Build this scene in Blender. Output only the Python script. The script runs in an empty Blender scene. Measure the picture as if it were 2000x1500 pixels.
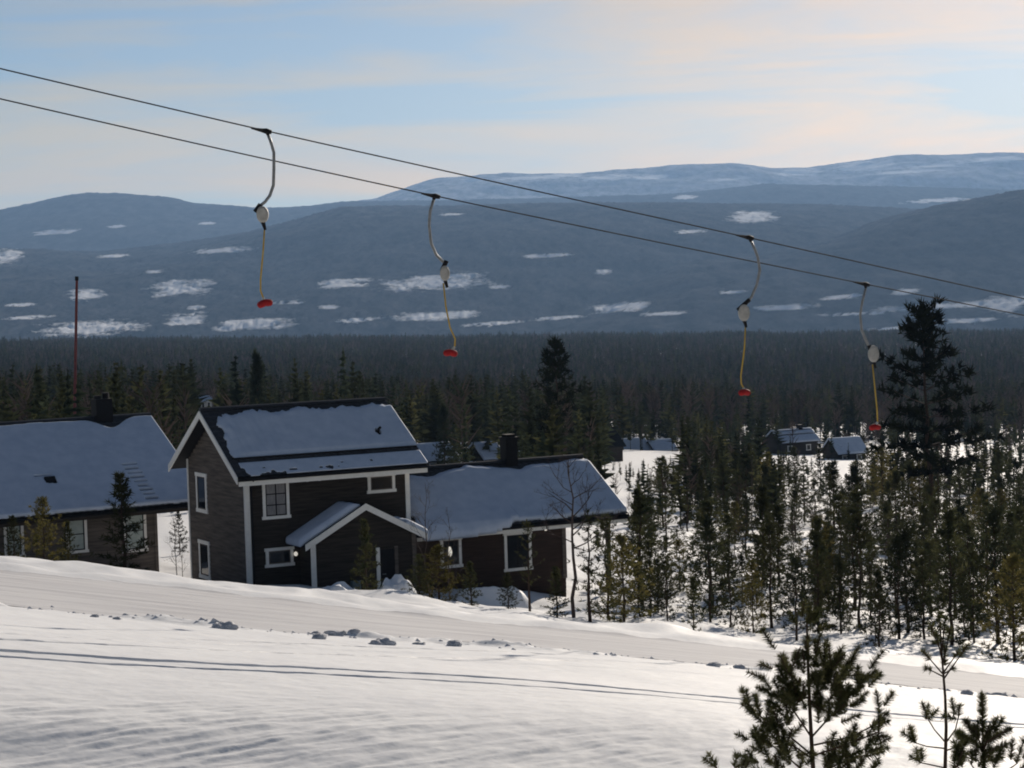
import bpy, math, random
import numpy as np
from mathutils import Vector, Matrix

# ------------------------------------------------------------------ scene, camera, sky, sun, exposure
sc = bpy.context.scene
COL = sc.collection
FPX = 4300.0                                   # focal length in photo pixels (2000 x 1500)
PITCH = math.atan(210 / FPX)
ROLL = math.radians(1.8)
SUN_AZ, SUN_EL = math.radians(20), math.radians(18)

_r0 = np.array([1.0, 0, 0]); _fw = np.array([0, math.cos(PITCH), -math.sin(PITCH)]); _u0 = np.array([0, math.sin(PITCH), math.cos(PITCH)])
CR = math.cos(ROLL) * _r0 - math.sin(ROLL) * _u0
CU = math.sin(ROLL) * _r0 + math.cos(ROLL) * _u0

cam = bpy.data.cameras.new('camera'); cam_o = bpy.data.objects.new('camera', cam); COL.objects.link(cam_o)
cam.sensor_width = 36; cam.lens = FPX / 2000 * 36; cam.clip_start = 0.5; cam.clip_end = 60000
M = Matrix.Identity(4)
for i in range(3):
    M[i][0] = CR[i]; M[i][1] = CU[i]; M[i][2] = -_fw[i]
cam_o.matrix_world = M
sc.camera = cam_o

S_DIR = Vector((math.sin(SUN_AZ) * math.cos(SUN_EL), math.cos(SUN_AZ) * math.cos(SUN_EL), math.sin(SUN_EL)))
w = bpy.data.worlds.new('World'); sc.world = w; w.use_nodes = True
nt = w.node_tree; nt.nodes.clear()
def N(tree, typ, **kw):
    n = tree.nodes.new(typ)
    for k, v in kw.items():
        setattr(n, k, v)
    return n
out = N(nt, 'ShaderNodeOutputWorld'); bg = N(nt, 'ShaderNodeBackground')
sky = N(nt, 'ShaderNodeTexSky', sky_type='NISHITA'); sky.sun_disc = False
sky.sun_elevation = SUN_EL; sky.sun_rotation = SUN_AZ
sky.altitude = 400; sky.air_density = 0.75; sky.dust_density = 0.35; sky.ozone_density = 1.9
tc = N(nt, 'ShaderNodeTexCoord')
# thin cirrus: noise over direction, streaks long in azimuth and thin in elevation
mp = N(nt, 'ShaderNodeMapping'); mp.inputs['Rotation'].default_value = (0, math.radians(-7), 0); mp.inputs['Scale'].default_value = (3.2, 3.2, 26); mp.inputs['Location'].default_value = (3.4, 1.8, 6.2)
no = N(nt, 'ShaderNodeTexNoise'); no.inputs['Scale'].default_value = 1.3; no.inputs['Detail'].default_value = 7; no.inputs['Roughness'].default_value = 0.55; no.inputs['Distortion'].default_value = 0.5
rp = N(nt, 'ShaderNodeValToRGB'); rp.color_ramp.elements[0].position = 0.39; rp.color_ramp.elements[1].position = 0.60
nt.links.new(tc.outputs['Generated'], mp.inputs['Vector']); nt.links.new(mp.outputs[0], no.inputs['Vector']); nt.links.new(no.outputs[0], rp.inputs[0])
tint = N(nt, 'ShaderNodeMix', data_type='RGBA', blend_type='MULTIPLY'); tint.inputs[0].default_value = 1.0
tint.inputs[7].default_value = (1.62, 1.08, 0.70, 1)
mx = N(nt, 'ShaderNodeMix', data_type='RGBA')
cm = N(nt, 'ShaderNodeMath', operation='MULTIPLY'); cm.inputs[1].default_value = 0.95
nt.links.new(rp.outputs[0], cm.inputs[0]); nt.links.new(cm.outputs[0], mx.inputs[0])
nt.links.new(sky.outputs[0], tint.inputs[6]); nt.links.new(sky.outputs[0], mx.inputs[6]); nt.links.new(tint.outputs[2], mx.inputs[7])
nt.links.new(mx.outputs[2], bg.inputs[0]); bg.inputs[1].default_value = 0.058
nt.links.new(bg.outputs[0], out.inputs[0])

sun = bpy.data.lights.new('sun', 'SUN'); sun.energy = 5.0; sun.angle = math.radians(0.6); sun.color = (1.0, 0.89, 0.76)
sun_o = bpy.data.objects.new('sun', sun); COL.objects.link(sun_o); sun_o.rotation_euler = S_DIR.to_track_quat('Z', 'Y').to_euler()

sc.view_settings.view_transform = 'Standard'; sc.view_settings.look = 'None'; sc.view_settings.gamma = 1
sc.view_settings.exposure = 0.20
sc.render.engine = 'CYCLES'
sc.cycles.use_denoising = True
sc.cycles.max_bounces = 5; sc.cycles.diffuse_bounces = 3; sc.cycles.volume_bounces = 0; sc.cycles.transparent_max_bounces = 6
sc.cycles.filter_width = 1.9

# ------------------------------------------------------------------ helpers
rng = np.random.default_rng(7); R = random.Random(11)
def unproj(px, py, d):
    """point at world depth y = d on the sight line of a photo pixel"""
    v = _fw + (px - 1000) / FPX * CR - (py - 750) / FPX * CU
    return v * (d / v[1])
def proj(p):
    p = np.asarray(p, float); z = p @ _fw
    return 1000 + FPX * (p @ CR) / z, 750 - FPX * (p @ CU) / z

def vnoise(x, y, seed=0):
    xi = np.floor(x).astype(np.int64); yi = np.floor(y).astype(np.int64); fx = x - xi; fy = y - yi
    fx = fx * fx * (3 - 2 * fx); fy = fy * fy * (3 - 2 * fy)
    def h(a, b):
        n = (a * 374761393 + b * 668265263 + seed * 974711) & 0x7fffffff
        n = ((n ^ (n >> 13)) * 1274126177) & 0x7fffffff
        return ((n ^ (n >> 16)) & 0xffff) / 65535.0
    return (h(xi, yi) * (1 - fx) + h(xi + 1, yi) * fx) * (1 - fy) + (h(xi, yi + 1) * (1 - fx) + h(xi + 1, yi + 1) * fx) * fy
def fbm(x, y, oct=4, seed=0):
    s = 0; a = 0.5
    for i in range(oct):
        s = s + a * (vnoise(x * 2 ** i, y * 2 ** i, seed + i * 17) - 0.5); a *= 0.5
    return s * 2

def mesh_np(name, V, F):
    """fast mesh from numpy verts and an (n,3) or (n,4) face array"""
    me = bpy.data.meshes.new(name); F = np.asarray(F, np.int32); V = np.asarray(V, np.float32)
    me.vertices.add(len(V)); me.vertices.foreach_set('co', V.ravel())
    k = F.shape[1]
    me.loops.add(F.size); me.loops.foreach_set('vertex_index', F.ravel())
    me.polygons.add(len(F)); me.polygons.foreach_set('loop_start', np.arange(0, F.size, k, dtype=np.int32))
    me.update(calc_edges=True); me.validate()
    return me
def link(name, me, mat=None, parent=None, smooth=False, **props):
    o = bpy.data.objects.new(name, me); COL.objects.link(o)
    if mat is not None and me is not None and not me.materials:
        me.materials.append(mat)
    if smooth and me is not None:
        me.polygons.foreach_set('use_smooth', np.ones(len(me.polygons), bool))
    if parent: o.parent = parent
    for k, v in props.items(): o[k] = v
    return o
def empty(name, loc=(0, 0, 0), rz=0, **props):
    o = bpy.data.objects.new(name, None); COL.objects.link(o); o.location = loc; o.rotation_euler = (0, 0, rz); o.empty_display_size = 0.2
    for k, v in props.items(): o[k] = v
    return o
def copy_tree(o, parent=None):
    c = o.copy(); COL.objects.link(c); c.parent = parent
    for ch in o.children: copy_tree(ch, c)
    return c

class MB:
    def __init__(s): s.v = []; s.f = []
    def poly(s, pts):
        b = len(s.v); s.v += [tuple(p) for p in pts]; s.f.append(tuple(range(b, b + len(pts)))); return s
    def box(s, x0, x1, y0, y1, z0, z1):
        return s.hexa([(x0, y0, z0), (x1, y0, z0), (x1, y1, z0), (x0, y1, z0), (x0, y0, z1), (x1, y0, z1), (x1, y1, z1), (x0, y1, z1)])
    def hexa(s, p):
        b = len(s.v); s.v += [tuple(q) for q in p]
        for f in ((0, 3, 2, 1), (4, 5, 6, 7), (0, 1, 5, 4), (1, 2, 6, 5), (2, 3, 7, 6), (3, 0, 4, 7)): s.f.append(tuple(b + i for i in f))
        return s
    def prism(s, prof, axis, a, b):
        """profile of 2-D points extruded along axis 'x' or 'y'"""
        n = len(prof); base = len(s.v)
        for t in (a, b):
            for (q, z) in prof: s.v.append((t, q, z) if axis == 'x' else (q, t, z))
        s.f.append(tuple(base + i for i in range(n))[::-1]); s.f.append(tuple(base + n + i for i in range(n)))
        for i in range(n):
            j = (i + 1) % n; s.f.append((base + i, base + j, base + n + j, base + n + i))
        return s
    def tube(s, pts, r, k=6, caps=True):
        pts = [Vector(p) for p in pts]; n = len(pts); rs = r if hasattr(r, '__len__') else [r] * n
        base = len(s.v); up = None
        for i, p in enumerate(pts):
            t = (pts[min(i + 1, n - 1)] - pts[max(i - 1, 0)])
            if t.length < 1e-9: t = Vector((0, 0, 1))
            t.normalize()
            if up is None: up = t.orthogonal().normalized()
            else:
                up = up - t * up.dot(t)
                up = up.normalized() if up.length > 1e-6 else t.orthogonal().normalized()
            sd = t.cross(up)
            for j in range(k):
                a = 2 * math.pi * j / k; s.v.append(tuple(p + (up * math.cos(a) + sd * math.sin(a)) * rs[i]))
        for i in range(n - 1):
            for j in range(k):
                a = base + i * k; s.f.append((a + j, a + (j + 1) % k, a + k + (j + 1) % k, a + k + j))
        if caps:
            s.f.append(tuple(base + j for j in range(k))[::-1]); s.f.append(tuple(base + (n - 1) * k + j for j in range(k)))
        return s
    def build(s, name, mat, parent=None, smooth=False, **props):
        me = bpy.data.meshes.new(name); me.from_pydata([tuple(map(float, q)) for q in s.v], [], s.f); me.update()
        return link(name, me, mat, parent, smooth, **props)

def material(name, col, rough=0.7, col2=None, scale=4.0, bump=0.0, bscale=40.0, spec=0.3, stretch=(1, 1, 1), detail=6, lo=0.35, hi=0.65, emit=None, metal=0.0, trans=0.0, coord='Object', bdist=0.02):
    m = bpy.data.materials.new(name); m.use_nodes = True; t = m.node_tree; p = t.nodes['Principled BSDF']
    p.inputs['Base Color'].default_value = (*col, 1); p.inputs['Roughness'].default_value = rough; p.inputs['Metallic'].default_value = metal
    p.inputs['Specular IOR Level'].default_value = spec
    co = N(t, 'ShaderNodeTexCoord'); ma = N(t, 'ShaderNodeMapping'); ma.inputs['Scale'].default_value = stretch
    t.links.new(co.outputs[coord], ma.inputs[0])
    if col2:
        n = N(t, 'ShaderNodeTexNoise'); n.inputs['Scale'].default_value = scale; n.inputs['Detail'].default_value = detail; n.inputs['Roughness'].default_value = 0.6
        r = N(t, 'ShaderNodeValToRGB'); r.color_ramp.elements[0].position = lo; r.color_ramp.elements[1].position = hi
        r.color_ramp.elements[0].color = (*col, 1); r.color_ramp.elements[1].color = (*col2, 1)
        t.links.new(ma.outputs[0], n.inputs['Vector']); t.links.new(n.outputs[0], r.inputs[0]); t.links.new(r.outputs[0], p.inputs['Base Color'])
    if bump:
        n = N(t, 'ShaderNodeTexNoise'); n.inputs['Scale'].default_value = bscale; n.inputs['Detail'].default_value = 5
        b = N(t, 'ShaderNodeBump'); b.inputs['Strength'].default_value = bump; b.inputs['Distance'].default_value = bdist
        t.links.new(ma.outputs[0], n.inputs['Vector']); t.links.new(n.outputs[0], b.inputs['Height']); t.links.new(b.outputs[0], p.inputs['Normal'])
    if emit:
        p.inputs['Emission Color'].default_value = (*emit[0], 1); p.inputs['Emission Strength'].default_value = emit[1]
    return m

def leaf_material(name, c1, c2, scale=1.5, transl=0.25):
    m = bpy.data.materials.new(name); m.use_nodes = True; t = m.node_tree; t.nodes.clear()
    o = N(t, 'ShaderNodeOutputMaterial'); d = N(t, 'ShaderNodeBsdfDiffuse'); tr = N(t, 'ShaderNodeBsdfTranslucent'); mi = N(t, 'ShaderNodeMixShader'); mi.inputs[0].default_value = transl
    co = N(t, 'ShaderNodeTexCoord'); oi = N(t, 'ShaderNodeObjectInfo'); ad = N(t, 'ShaderNodeVectorMath', operation='ADD')
    n = N(t, 'ShaderNodeTexNoise'); n.inputs['Scale'].default_value = scale; n.inputs['Detail'].default_value = 3
    r = N(t, 'ShaderNodeValToRGB'); r.color_ramp.elements[0].position = 0.35; r.color_ramp.elements[1].position = 0.68
    r.color_ramp.elements[0].color = (*c1, 1); r.color_ramp.elements[1].color = (*c2, 1)
    mu = N(t, 'ShaderNodeMath', operation='MULTIPLY'); mu.inputs[1].default_value = 53
    t.links.new(oi.outputs['Random'], mu.inputs[0]); t.links.new(mu.outputs[0], ad.inputs[1])
    t.links.new(co.outputs['Object'], ad.inputs[0]); t.links.new(ad.outputs[0], n.inputs['Vector']); t.links.new(n.outputs[0], r.inputs[0])
    hs = N(t, 'ShaderNodeHueSaturation'); vr = N(t, 'ShaderNodeMath', operation='MULTIPLY_ADD'); vr.inputs[1].default_value = 0.7; vr.inputs[2].default_value = 0.65
    t.links.new(oi.outputs['Random'], vr.inputs[0]); t.links.new(vr.outputs[0], hs.inputs['Value']); t.links.new(r.outputs[0], hs.inputs['Color'])
    t.links.new(hs.outputs[0], d.inputs[0]); t.links.new(hs.outputs[0], tr.inputs[0]); t.links.new(d.outputs[0], mi.inputs[1]); t.links.new(tr.outputs[0], mi.inputs[2]); t.links.new(mi.outputs[0], o.inputs[0])
    return m

SNOW = material('snow', (0.80, 0.81, 0.83), 0.6, (0.86, 0.87, 0.88), 0.8, 0.35, 5.0, 0.04, bdist=0.03)
HEAPSNOW = material('heaped_snow', (0.80, 0.82, 0.85), 0.6, (0.87, 0.88, 0.90), 2.0, 0.25, 7.0, 0.04, bdist=0.02)
SNOWROOF = material('shade_blue_roof_snow', (0.46, 0.54, 0.67), 0.6, (0.56, 0.63, 0.75), 1.6, 0.25, 7.0, 0.04, bdist=0.02)  # thin snow, its colour darkened and blued to carry the roofs' shade
ROADSNOW = material('packed_snow', (0.52, 0.52, 0.54), 0.75, (0.68, 0.68, 0.69), 0.9, 0.5, 3.0, 0.03, stretch=(0.25, 2.2, 1), bdist=0.05)
CLOD = material('crusted_snow', (0.55, 0.56, 0.60), 0.7, (0.72, 0.73, 0.76), 3.0, 0.6, 12, 0.04, bdist=0.05)
WOOD = material('dark_stained_boards', (0.022, 0.019, 0.017), 0.8, (0.050, 0.041, 0.035), 2.0, 0.3, 9, 0.15, stretch=(0.5, 0.5, 7))
WOODW = material('pale_brown_boards', (0.075, 0.066, 0.060), 0.85, (0.15, 0.126, 0.108), 1.2, 0.3, 9, 0.12, stretch=(0.5, 0.6, 7))  # lighter brown; on the gable end the colour carries light bounced off snow
WOODR = material('red_brown_boards', (0.032, 0.022, 0.018), 0.8, (0.058, 0.036, 0.028), 2.0, 0.3, 9, 0.15, stretch=(0.5, 0.5, 7))
WHITE = material('white_paint', (0.72, 0.71, 0.67), 0.55, (0.80, 0.79, 0.75), 5.0, 0.1, 30, 0.3)
TILE = material('dark_roof_tiles', (0.012, 0.014, 0.020), 0.45, (0.025, 0.028, 0.035), 6.0, 0.2, 30, 0.4)
BLACK = material('black_metal', (0.008, 0.008, 0.010), 0.7, (0.014, 0.014, 0.016), 9.0, 0.05, 30, 0.15)
GLASS = material('window_glass', (0.010, 0.013, 0.018), 0.06, (0.018, 0.022, 0.028), 1.5, 0.0, 5, 0.5)
BLIND = material('pale_blind', (0.30, 0.36, 0.34), 0.7, (0.40, 0.45, 0.42), 3.0, 0.0, 5, 0.3)
CURTAIN = material('grey_curtain', (0.17, 0.17, 0.18), 0.5, (0.26, 0.25, 0.25), 5.0, 0.0, 5, 0.3, stretch=(4, 4, 0.6))
STEEL = material('galvanised_steel', (0.17, 0.18, 0.19), 0.5, (0.26, 0.27, 0.28), 8.0, 0.05, 30, 0.3)
CABLE = material('steel_cable', (0.035, 0.036, 0.04), 0.8, (0.055, 0.055, 0.06), 20.0, 0.0, 30, 0.05)
REDP = material('red_plastic', (0.24, 0.012, 0.016), 0.75, (0.36, 0.02, 0.02), 9.0, 0.0, 30, 0.15)
YEL = material('yellow_rod', (0.42, 0.27, 0.035), 0.6, (0.50, 0.34, 0.06), 6.0, 0.0, 30, 0.3)
PALEP = material('pale_plastic', (0.30, 0.30, 0.28), 0.6, (0.44, 0.43, 0.41), 6.0, 0.0, 30, 0.3)
MASTR = material('red_mast_paint', (0.13, 0.030, 0.035), 0.6, (0.19, 0.05, 0.05), 3.0, 0.0, 30, 0.3)
GLOWW = material('lamp_and_window_glow', (0.8, 0.78, 0.7), 0.4, emit=((1, 0.93, 0.8), 0.45))  # shared by the wall lamps and the added glowing shape in the window
METALBOX = material('grey_green_metal', (0.10, 0.14, 0.15), 0.5, (0.13, 0.17, 0.18), 6.0, 0.0, 30, 0.4)
BARK = material('pine_bark', (0.030, 0.021, 0.016), 0.9, (0.07, 0.045, 0.032), 9.0, 0.5, 30, 0.1)
TWIG = material('bare_twigs', (0.045, 0.034, 0.032), 0.9, (0.085, 0.066, 0.060), 9.0, 0.2, 30, 0.1)
NEEDLE = leaf_material('pine_needles', (0.026, 0.033, 0.017), (0.074, 0.074, 0.034), 1.4, 0.35)
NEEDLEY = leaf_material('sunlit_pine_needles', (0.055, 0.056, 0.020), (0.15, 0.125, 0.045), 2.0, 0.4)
NEEDLED = leaf_material('dark_pine_needles', (0.020, 0.026, 0.017), (0.048, 0.054, 0.028), 1.0)
NEEDLEF = leaf_material('near_pine_needles', (0.050, 0.058, 0.026), (0.115, 0.112, 0.055), 9.0, 0.35)
NEEDLEB = leaf_material('old_pine_needles', (0.008, 0.010, 0.008), (0.022, 0.026, 0.014), 0.6, 0.12)
SPRUCE = leaf_material('spruce_needles', (0.020, 0.029, 0.020), (0.046, 0.055, 0.033), 0.5)
BIRCH = leaf_material('leafless_birch_twigs', (0.060, 0.047, 0.042), (0.105, 0.080, 0.070), 0.5, 0.1)

# ------------------------------------------------------------------ ground
ROWS = [  # depth, [(photo x, photo y)] on the snow surface at that depth
 (6,   [(-1500, 2600), (0, 2690), (1000, 2690), (2000, 2700), (3500, 2750)]),
 (12,  [(-1500, 1880), (0, 1965), (1000, 1975), (2000, 1980), (3500, 2010)]),
 (17,  [(-1500, 1610), (0, 1700), (1000, 1705), (2000, 1700), (3500, 1740)]),
 (20.5, [(-1500, 1430), (0, 1500), (600, 1502), (1000, 1502), (1400, 1504), (2000, 1516), (3500, 1630)]),
 (22,  [(-1500, 1290), (0, 1402), (600, 1424), (1000, 1430), (1400, 1438), (2000, 1480), (3500, 1600)]),
 (28,  [(-1500, 1140), (0, 1275), (1000, 1340), (1400, 1370), (2000, 1414), (3500, 1540)]),
 (45,  [(-1500, 1010), (0, 1180), (430, 1224), (900, 1257), (1400, 1297), (1700, 1332), (2000, 1362), (3500, 1530)]),
 (60,  [(-1500, 950), (0, 1112), (330, 1143), (620, 1176), (870, 1206), (1260, 1243), (1500, 1269), (2000, 1322), (3500, 1480)]),
 (75,  [(-1500, 930), (0, 1097), (500, 1148), (1000, 1192), (1500, 1250), (2000, 1290), (3500, 1420)]),
 (92,  [(-1500, 920), (0, 1098), (500, 1160), (900, 1166), (1300, 1196), (2000, 1238), (3500, 1340)]),
 (105, [(-1500, 915), (0, 1100), (500, 1108), (1000, 1112), (1300, 1150), (2000, 1190), (3500, 1260)]),
 (130, [(-1500, 900), (0, 1020), (1000, 1040), (1500, 1105), (2000, 1125), (3500, 1180)]),
 (200, [(-1500, 860), (0, 930), (1000, 960), (1500, 992), (2000, 1003), (3500, 1040)]),
 (300, [(-1500, 835), (0, 880), (1000, 902), (1500, 930), (2000, 936), (3500, 960)]),
 (450, [(-1500, 810), (0, 840), (1000, 856), (1500, 873), (2000, 878), (3500, 890)]),
 (1000, [(-1500, 755), (0, 768), (1000, 772), (1500, 776), (2000, 778), (3500, 780)]),
 (2600, [(-1500, 700), (0, 678), (1000, 667), (2000, 657), (3500, 640)]),
 (4200, [(-1500, 740), (0, 720), (1000, 715), (2000, 705), (3500, 690)]),
]
RD = np.array([r[0] for r in ROWS], float)
UG = np.linspace(-0.62, 0.62, 200)
RZ = []
for d, pts in ROWS:
    q = np.array([unproj(a, b, d) for a, b in pts]); xs = np.linspace(-1500, 3500, 60)
    ys = np.interp(xs, [p[0] for p in pts], [p[1] for p in pts])
    k = np.ones(7) / 7; ys = np.convolve(np.pad(ys, 3, 'edge'), k, 'valid')
    q = np.array([unproj(a, b, d) for a, b in zip(xs, ys)])
    RZ.append(np.interp(UG, q[:, 0] / d, q[:, 2]))
RZ = np.array(RZ)                                            # rows x u
LD = np.log(RD)
SL = np.zeros_like(RZ)                                       # slopes (pchip) in log depth
h = np.diff(LD)[:, None]; dl = np.diff(RZ, axis=0) / h
for i in range(1, len(RD) - 1):
    a, b = dl[i - 1], dl[i]; m = (a * b) > 0
    w1, w2 = 2 * h[i] + h[i - 1], h[i] + 2 * h[i - 1]
    SL[i] = np.where(m, (w1 + w2) / (w1 / np.where(m, a, 1) + w2 / np.where(m, b, 1)), 0)
SL[0] = dl[0]; SL[-1] = dl[-1]
def base_z(x, y):
    x = np.atleast_1d(np.asarray(x, float)); y = np.atleast_1d(np.asarray(y, float))
    u = np.clip(x / y, -0.619, 0.619); fu = (u + 0.62) / 1.24 * 199; iu = np.clip(fu.astype(int), 0, 198); fu = fu - iu
    l = np.log(np.clip(y, 6, 4200)); k = np.clip(np.searchsorted(LD, l) - 1, 0, len(RD) - 2)
    hh = LD[k + 1] - LD[k]; t = (l - LD[k]) / hh
    g = lambda A, kk: A[kk, iu] * (1 - fu) + A[kk, iu + 1] * fu
    z0, z1, m0, m1 = g(RZ, k), g(RZ, k + 1), g(SL, k) * hh, g(SL, k + 1) * hh
    return (2*t**3 - 3*t**2 + 1) * z0 + (t**3 - 2*t**2 + t) * m0 + (-2*t**3 + 3*t**2) * z1 + (t**3 - t**2) * m1
def hit_ground(px, py, d0=10, d1=400):
    """depth at which a pixel's sight line meets the smooth snow surface"""
    ds = np.exp(np.linspace(math.log(d0), math.log(d1), 900)); v = _fw + (px - 1000) / FPX * CR - (py - 750) / FPX * CU
    p = v[None, :] * (ds / v[1])[:, None]; s = p[:, 2] - base_z(p[:, 0], p[:, 1])
    i = np.argmax(s < 0)
    return ds[i] if s[i] < 0 else d1

def curve_d(pts):
    """track drawn on the snow: list of photo points -> (u values, depths)"""
    us, dd = [], []
    xs = np.linspace(pts[0][0], pts[-1][0], 40); ys = np.interp(xs, [p[0] for p in pts], [p[1] for p in pts])
    for a, b in zip(xs, ys):
        d = hit_ground(a, b); p = unproj(a, b, d); us.append(p[0] / d); dd.append(d)
    return np.array(us), np.array(dd)
TRACKS = [  # polyline, width, depth, start/end fade
 ([(-400, 1248), (0, 1268), (500, 1300), (1000, 1332), (1400, 1362), (1700, 1388), (2050, 1416), (2500, 1452)], 0.11, 0.085),
 ([(-400, 1262), (0, 1280), (500, 1311), (1000, 1344), (1400, 1373), (1700, 1396), (2050, 1422), (2500, 1458)], 0.08, 0.04),
 ([(-400, 1228), (0, 1246), (330, 1262), (700, 1277), (1000, 1289), (1180, 1296)], 0.11, 0.075),
 ([(-400, 1218), (0, 1233), (330, 1250), (600, 1260)], 0.09, 0.05),
 ([(300, 1243), (700, 1264), (1000, 1278), (1150, 1286)], 0.08, 0.05),
]
TRACKD = [(curve_d(p), wd, dp) for p, wd, dp in TRACKS]
ROAD_NEAR = curve_d([(-1200, 1060), (0, 1183), (430, 1226), (900, 1259), (1400, 1299), (1700, 1334), (2000, 1364), (3000, 1480)])
ROAD_FAR = curve_d([(-1200, 985), (0, 1116), (330, 1147), (620, 1180), (870, 1209), (1260, 1246), (1500, 1271), (2000, 1325), (3000, 1430)])
def ground_z(x, y):
    x = np.atleast_1d(np.asarray(x, float)); y = np.atleast_1d(np.asarray(y, float)); z = base_z(x, y); u = x / y
    rn = np.interp(u, *ROAD_NEAR); rf = np.interp(u, *ROAD_FAR)
    on_road = np.clip((y - rn + 0.3) / 0.6, 0, 1) * np.clip((rf - y + 0.3) / 0.6, 0, 1)
    near = np.clip(1 - (y - rn) / 2, 0, 1)
    # soft drifts and wind-carved ripples (sastrugi) in front of the road
    z = z + near * (0.09 * fbm(x / 5 + 3, y / 7, 2, 1) * np.clip(y / 25, 0.2, 1))
    q = x * 0.80 + y * 0.60; s = -x * 0.60 + y * 0.80
    ripple = 0.55 * fbm(s * 3.4, q * 0.7, 2, 5) + 0.75 * fbm(s * 7.5, q * 1.7, 4, 6)
    amt = np.clip((24.2 - y) / 2.6, 0, 1) * (0.55 + 0.9 * np.clip(vnoise(x / 3.1 + 9, y / 2.6, 8) - 0.25, 0, 1))
    z = z + near * amt * 0.052 * ripple
    z = z + near * 0.012 * fbm(x * 3, y * 3, 3, 9)
    for (us, dd), wd, dp in TRACKD:
        g = np.interp(u, us, dd) + 0.05 * fbm(x * 0.9, y * 0 + wd * 90, 3, 3)
        inside = np.clip((u - us[0]) / 0.01, 0, 1) * np.clip((us[-1] - u) / 0.02, 0, 1)
        e = (y - g) / wd
        depth = dp * (0.75 + 0.6 * vnoise(x * 1.7, g, 12))
        z = z + inside * (-depth * np.exp(-e ** 4) + 0.12 * depth * np.exp(-((e - 1.35) / 0.45) ** 2))
    # ploughed, crumbly verge along the near side of the road
    e = (y - rn) / 0.8
    z = z + 0.16 * np.exp(-(e + 0.3) ** 2) * np.clip(fbm(x * 0.9, y * 1.1, 4, 21) + 0.25 * vnoise(x / 4, y * 0, 22), 0, 1) * 1.5
    # combed road surface
    z = z - 0.03 * on_road + on_road * 0.018 * fbm(x * 0.35, (y - rn) * 2.4, 4, 31)
    # bank beyond the road and lumpy snow under the trees
    far = np.clip((y - rf) / 4, 0, 1) * np.clip((420 - y) / 200, 0, 1)
    z = z + 0.16 * np.exp(-((y - rf - 0.8) / 0.9) ** 2) * (0.4 + vnoise(x * 0.8, y * 0.5, 41))
    z = z + far * (0.55 * fbm(x / 4.5, y / 4.5, 4, 51))
    return z

def polar_sheet(name, us, ds, mat, lift=0.0, dfn=None, **props):
    U, D = np.meshgrid(us, ds)
    if dfn is not None: D = dfn(U, D)
    X = U * D; V = np.stack([X, D, ground_z(X.ravel(), D.ravel()).reshape(X.shape) + lift], -1).reshape(-1, 3)
    nu, nd = len(us), len(ds); i = np.arange(nu * nd).reshape(nd, nu)
    F = np.stack([i[:-1, :-1], i[:-1, 1:], i[1:, 1:], i[1:, :-1]], -1).reshape(-1, 4)
    return link(name, mesh_np(name, V, F), mat, None, True, **props)
us = np.concatenate([np.linspace(-0.6, -0.27, 24)[:-1], np.linspace(-0.27, 0.27, 400), np.linspace(0.27, 0.6, 24)[1:]])
ds = np.concatenate([np.linspace(4, 14, 20)[:-1], np.linspace(14, 19, 24)[:-1], np.linspace(19, 33, 380)[:-1], np.linspace(33, 50, 230)[:-1], np.linspace(50, 110, 130)[:-1], np.exp(np.linspace(math.log(110), math.log(4200), 110))])
polar_sheet('snow_ground', us, ds, SNOW, kind='structure')
us2 = np.concatenate([np.linspace(-0.5, -0.27, 20)[:-1], np.linspace(-0.27, 0.27, 300), np.linspace(0.27, 0.5, 20)[1:]])
tt = np.linspace(0.015, 0.985, 90)
def road_d(U, T):
    a = np.interp(U, *ROAD_NEAR); b = np.interp(U, *ROAD_FAR); return a + (b - a) * T + 0.25 * fbm(U * 90, T * 3, 3, 77)
polar_sheet('snow_road', us2, tt, ROADSNOW, 0.012, road_d, kind='structure')

# ------------------------------------------------------------------ hills
def hill_material(name, forest, forest2, snow, sscale=0.004):
    m = bpy.data.materials.new(name); m.use_nodes = True; t = m.node_tree; t.nodes.clear(); mo = N(t, 'ShaderNodeOutputMaterial'); p = N(t, 'ShaderNodeBsdfDiffuse'); t.links.new(p.outputs[0], mo.inputs[0])
    co = N(t, 'ShaderNodeTexCoord')
    def noise(scale, det, st=(1, 1, 1)):
        ma = N(t, 'ShaderNodeMapping'); ma.inputs['Scale'].default_value = st; t.links.new(co.outputs['Object'], ma.inputs[0])
        n = N(t, 'ShaderNodeTexNoise'); n.inputs['Scale'].default_value = scale; n.inputs['Detail'].default_value = det; n.inputs['Roughness'].default_value = 0.65; t.links.new(ma.outputs[0], n.inputs['Vector']); return n
    n1 = noise(0.016, 10, (1, 0.30, 1))
    r1 = N(t, 'ShaderNodeValToRGB'); r1.color_ramp.elements[0].position = 0.36; r1.color_ramp.elements[1].position = 0.70
    r1.color_ramp.elements[0].color = (*forest, 1); r1.color_ramp.elements[1].color = (*forest2, 1); t.links.new(n1.outputs[0], r1.inputs[0])
    at = N(t, 'ShaderNodeAttribute', attribute_name='clearing')
    n2 = noise(0.045, 10, (0.28, 0.22, 1))
    a = N(t, 'ShaderNodeMath', operation='MULTIPLY_ADD'); a.inputs[1].default_value = 3.6; t.links.new(n2.outputs[0], a.inputs[0]); t.links.new(at.outputs['Fac'], a.inputs[2])
    r2 = N(t, 'ShaderNodeMapRange'); r2.inputs[1].default_value = 1.75; r2.inputs[2].default_value = 2.4; t.links.new(a.outputs[0], r2.inputs[0])
    mi = N(t, 'ShaderNodeMix', data_type='RGBA'); mi.inputs[7].default_value = (*snow, 1)
    t.links.new(r2.outputs[0], mi.inputs[0]); t.links.new(r1.outputs[0], mi.inputs[6]); t.links.new(mi.outputs[2], p.inputs[0])
    return m
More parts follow.
